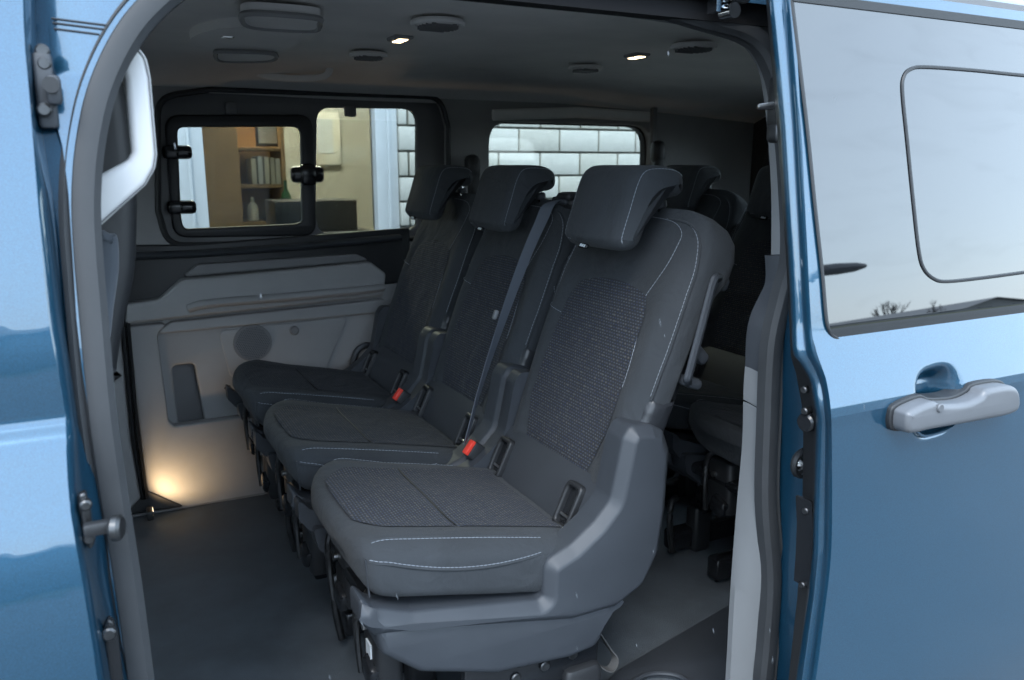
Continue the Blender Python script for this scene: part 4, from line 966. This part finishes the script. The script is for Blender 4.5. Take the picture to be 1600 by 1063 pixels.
    for y, dz in ((-.115, 0), (.07, .05)):
        ft = MB().box(Q(.385, y, .27 + dz), (.05, .085, .19 - dz), None, .016).build('latch_block', M['black'], t)
        MB().tube(cr([Q(.352, y + .03, .20 + dz), Q(.346, y + .03, .30 + dz), Q(.352, y + .026, .345 + dz), Q(.37, y + .01, .36 + dz)], 6), .0065, 8).build('latch_wire', M['zinc'], ft)
        MB().box(Q(.362, y - .01, .225 + dz), (.03, .05, .05), Matrix.Rotation(.4, 3, 'X'), .012).build('latch_lever', M['gloss_black'], ft)
        MB().cyl(Q(.36, y + .012, .30 + dz), Q(.352, y + .012, .30 + dz), .007, 10).build('bolt', M['steel'], ft)
        MB().box(Q(.53, y * 1.4, .07), (.06, .05, .14), None, .012).build('front_foot', M['black'], t)
        MB().box(Q(.74, y * 1.8, .10), (.08, .05, .15), None, .012).build('rear_foot', M['black'], t)
    MB().tube(cr([Q(.415, -.19, .03), Q(.402, -.19, .12), Q(.405, -.19, .18), Q(.425, -.19, .19)], 6), .009, 8).build('front_leg_tube', M['zinc'], t)
    rl_ = MB().box(Q(.64, -.205, .185), (.28, .02, .10), None, .006).build('rail_plate', M['gloss_black'], t)
    for x in (.60, .66, .72): MB().cyl(Q(x, -.216, .19 + (x - .6) * .1), Q(x, -.222, .19 + (x - .6) * .1), .010, 12, bev=.002).build('rail_bolt', M['zinc'], rl_)
    # release loop hanging behind the base
    lp_ = cr([Q(.77, -.15, .23), Q(.80, -.165, .14), Q(.835, -.17, .105), Q(.86, -.155, .112), Q(.85, -.14, .14), Q(.80, -.14, .22)], 6)
    MB().sweep(lp_, [(-.001, -.010), (.001, -.010), (.001, .010), (-.001, .010)], (0, 1, 0)).build('release_loop', M['strap'], t)
    return t
# which way is outwards along the head restraint's outline
SGN = 1
near_seat = make_seat('near charcoal seat beside the open door with tall grey side shield in full view', 'three seats of the middle row')
mid_seat = dup(near_seat, (X0, 1.87, 0), 'charcoal seat in the middle of the front row with grey belt running down its backrest')
far_seat = dup(near_seat, (X0, 2.36, 0), 'charcoal seat farthest from the open door, against the grey side trim')
for ch_ in list(far_seat.children):
    if ch_.name.startswith('belt_buckle'):                  # the far seat's own buckle is not in sight
        for g_ in list(ch_.children): bpy.data.objects.remove(g_)
        bpy.data.objects.remove(ch_)
MB().box(Vector((.3585 - X0, -.118, .262)), (.003, .026, .028)).build('paper_label', M['frame'], near_seat)
# shoulder belt and its guide belong to the middle seat alone
g = Q(1.035, -.165, 1.012)
gd = MB().box(g, (.075, .10, .03), None, .012); gd.box(g + Vector((-.02, -.02, .014)), (.05, .06, .022), None, .010)
bg_ = gd.build('belt_outlet', M['black'], mid_seat)
MB().box(g + Vector((-.036, -.008, .003)), (.02, .06, .014), None, .006).build('outlet_lip', M['shield'], bg_)
def mq(u, v, y): p = PY(u, v, y); return Vector((p.x - X0, p.y - 1.87, p.z))
bp_ = cr([mq(878, 312, 1.70), mq(858, 320, 1.69), mq(846, 345, 1.68), mq(826, 390, 1.67), mq(803, 450, 1.655), mq(782, 510, 1.64), mq(762, 570, 1.63), mq(745, 625, 1.615), mq(736, 660, 1.60), mq(728, 690, 1.60)], 6)
rb = []
for i_, p in enumerate(bp_):
    k_ = i_ / (len(bp_) - 1); wd = Vector((.80, -.55, .15)).lerp(Vector((.62, .70, .1)), min(1, k_ * 1.25)).normalized() * .0165
    tn = (bp_[min(i_ + 1, len(bp_) - 1)] - bp_[max(i_ - 1, 0)]).normalized(); nn = wd.cross(tn).normalized() * .0007
    rb.append([p - wd - nn, p + wd - nn, p + wd + nn, p - wd + nn])
MB().loft(rb).build('shoulder_belt', M['belt'], mid_seat)
c = mq(774, 492, 1.635); MB().box(c, (.010, .010, .022), Matrix.Rotation(.35, 3, 'Y'), .003).build('belt_stop', M['pale'], mid_seat)
# third row: same pattern of seat, in shade behind
for y, lab in ((1.38, 'dark rear row seat nearest the door, mostly hidden behind the rear door pillar'), (1.87, 'dark rear row seat in the middle, its cushion showing past the near seat'), (2.36, 'dark rear row seat by the far window, its headrest showing behind the near headrest')):
    s_ = dup(near_seat, (X0 + .95, y, 0), lab); s_['group'] = 'seats of the rear row'
    for ch_ in list(s_.children):
        if ch_.name.split('.')[0] in ('paper_label', 'pull_strap'): bpy.data.objects.remove(ch_)

# front passenger seat, seen past the pillar
fs_ = thing('front_seat', 'front passenger seat with grey and black backrest behind the white grab handle', 'seat', (-.3, 1.36, 0))
fo = fs_.location
fp = XZ([(150, 80), (176, 92), (190, 118), (203, 180), (214, 290), (215, 340), (212, 420), (203, 470), (192, 520), (184, 570), (179, 606), (168, 600)], 1.16)
fp = cr2(fp, 3) + [(-.12, .42), (-.22, .42), (-.16, 1.0), (-.10, 1.2)]
MB().plate([fp], -1.58, -1.16, FY, .02, 3, True).build('backrest', M['black'], fs_, off=fo)
fp2 = cr2(XZ([(152, 370), (172, 366), (184, 372), (186, 420), (178, 480), (170, 540), (150, 560), (135, 480)], 1.15), 4, True)
MB().plate([fp2], -1.17, -1.145, FY, .01).build('side_panel', M['fabric2'], fs_, off=fo)
MB().box((-.45, 1.37, .40), (.55, .46, .14), None, .05).build('seat_cushion', M['fabric'], fs_, off=fo)
MB().box((-.42, 1.37, .17), (.46, .38, .32), None, .02).build('seat_base', M['black'], fs_, off=fo)

# sparse sleet in the air between the photographer and the van
q = MB(); rs = random.Random(11)
for _ in range(40):
    d_ = rs.uniform(.85, 1.7); p = EYE + ray(rs.uniform(-50, 1650), rs.uniform(-50, 1100)).normalized() * d_
    if p.y > .72 and not (.05 < p.x < .85 and p.y < 1.02): continue
    a_ = Vector((rs.uniform(.1, .25), rs.uniform(-.1, .1), -1)).normalized(); L_ = rs.uniform(.002, .0045); r_ = rs.uniform(.00025, .0005)
    n1 = a_.cross(Vector((0, 1, 0))).normalized(); n2 = a_.cross(n1)
    q.loft([[p + a_ * h + (n1 * math.cos(k * PI / 2) + n2 * math.sin(k * PI / 2)) * rr for k in range(4)] for h, rr in ((-L_, r_ * .3), (0, r_), (L_, r_ * .3))])
sn = q.build('falling_sleet', M['sleet'], None, kind='stuff'); sn['label'] = 'sparse sleet falling in front of the open van door'; sn['category'] = 'sleet'
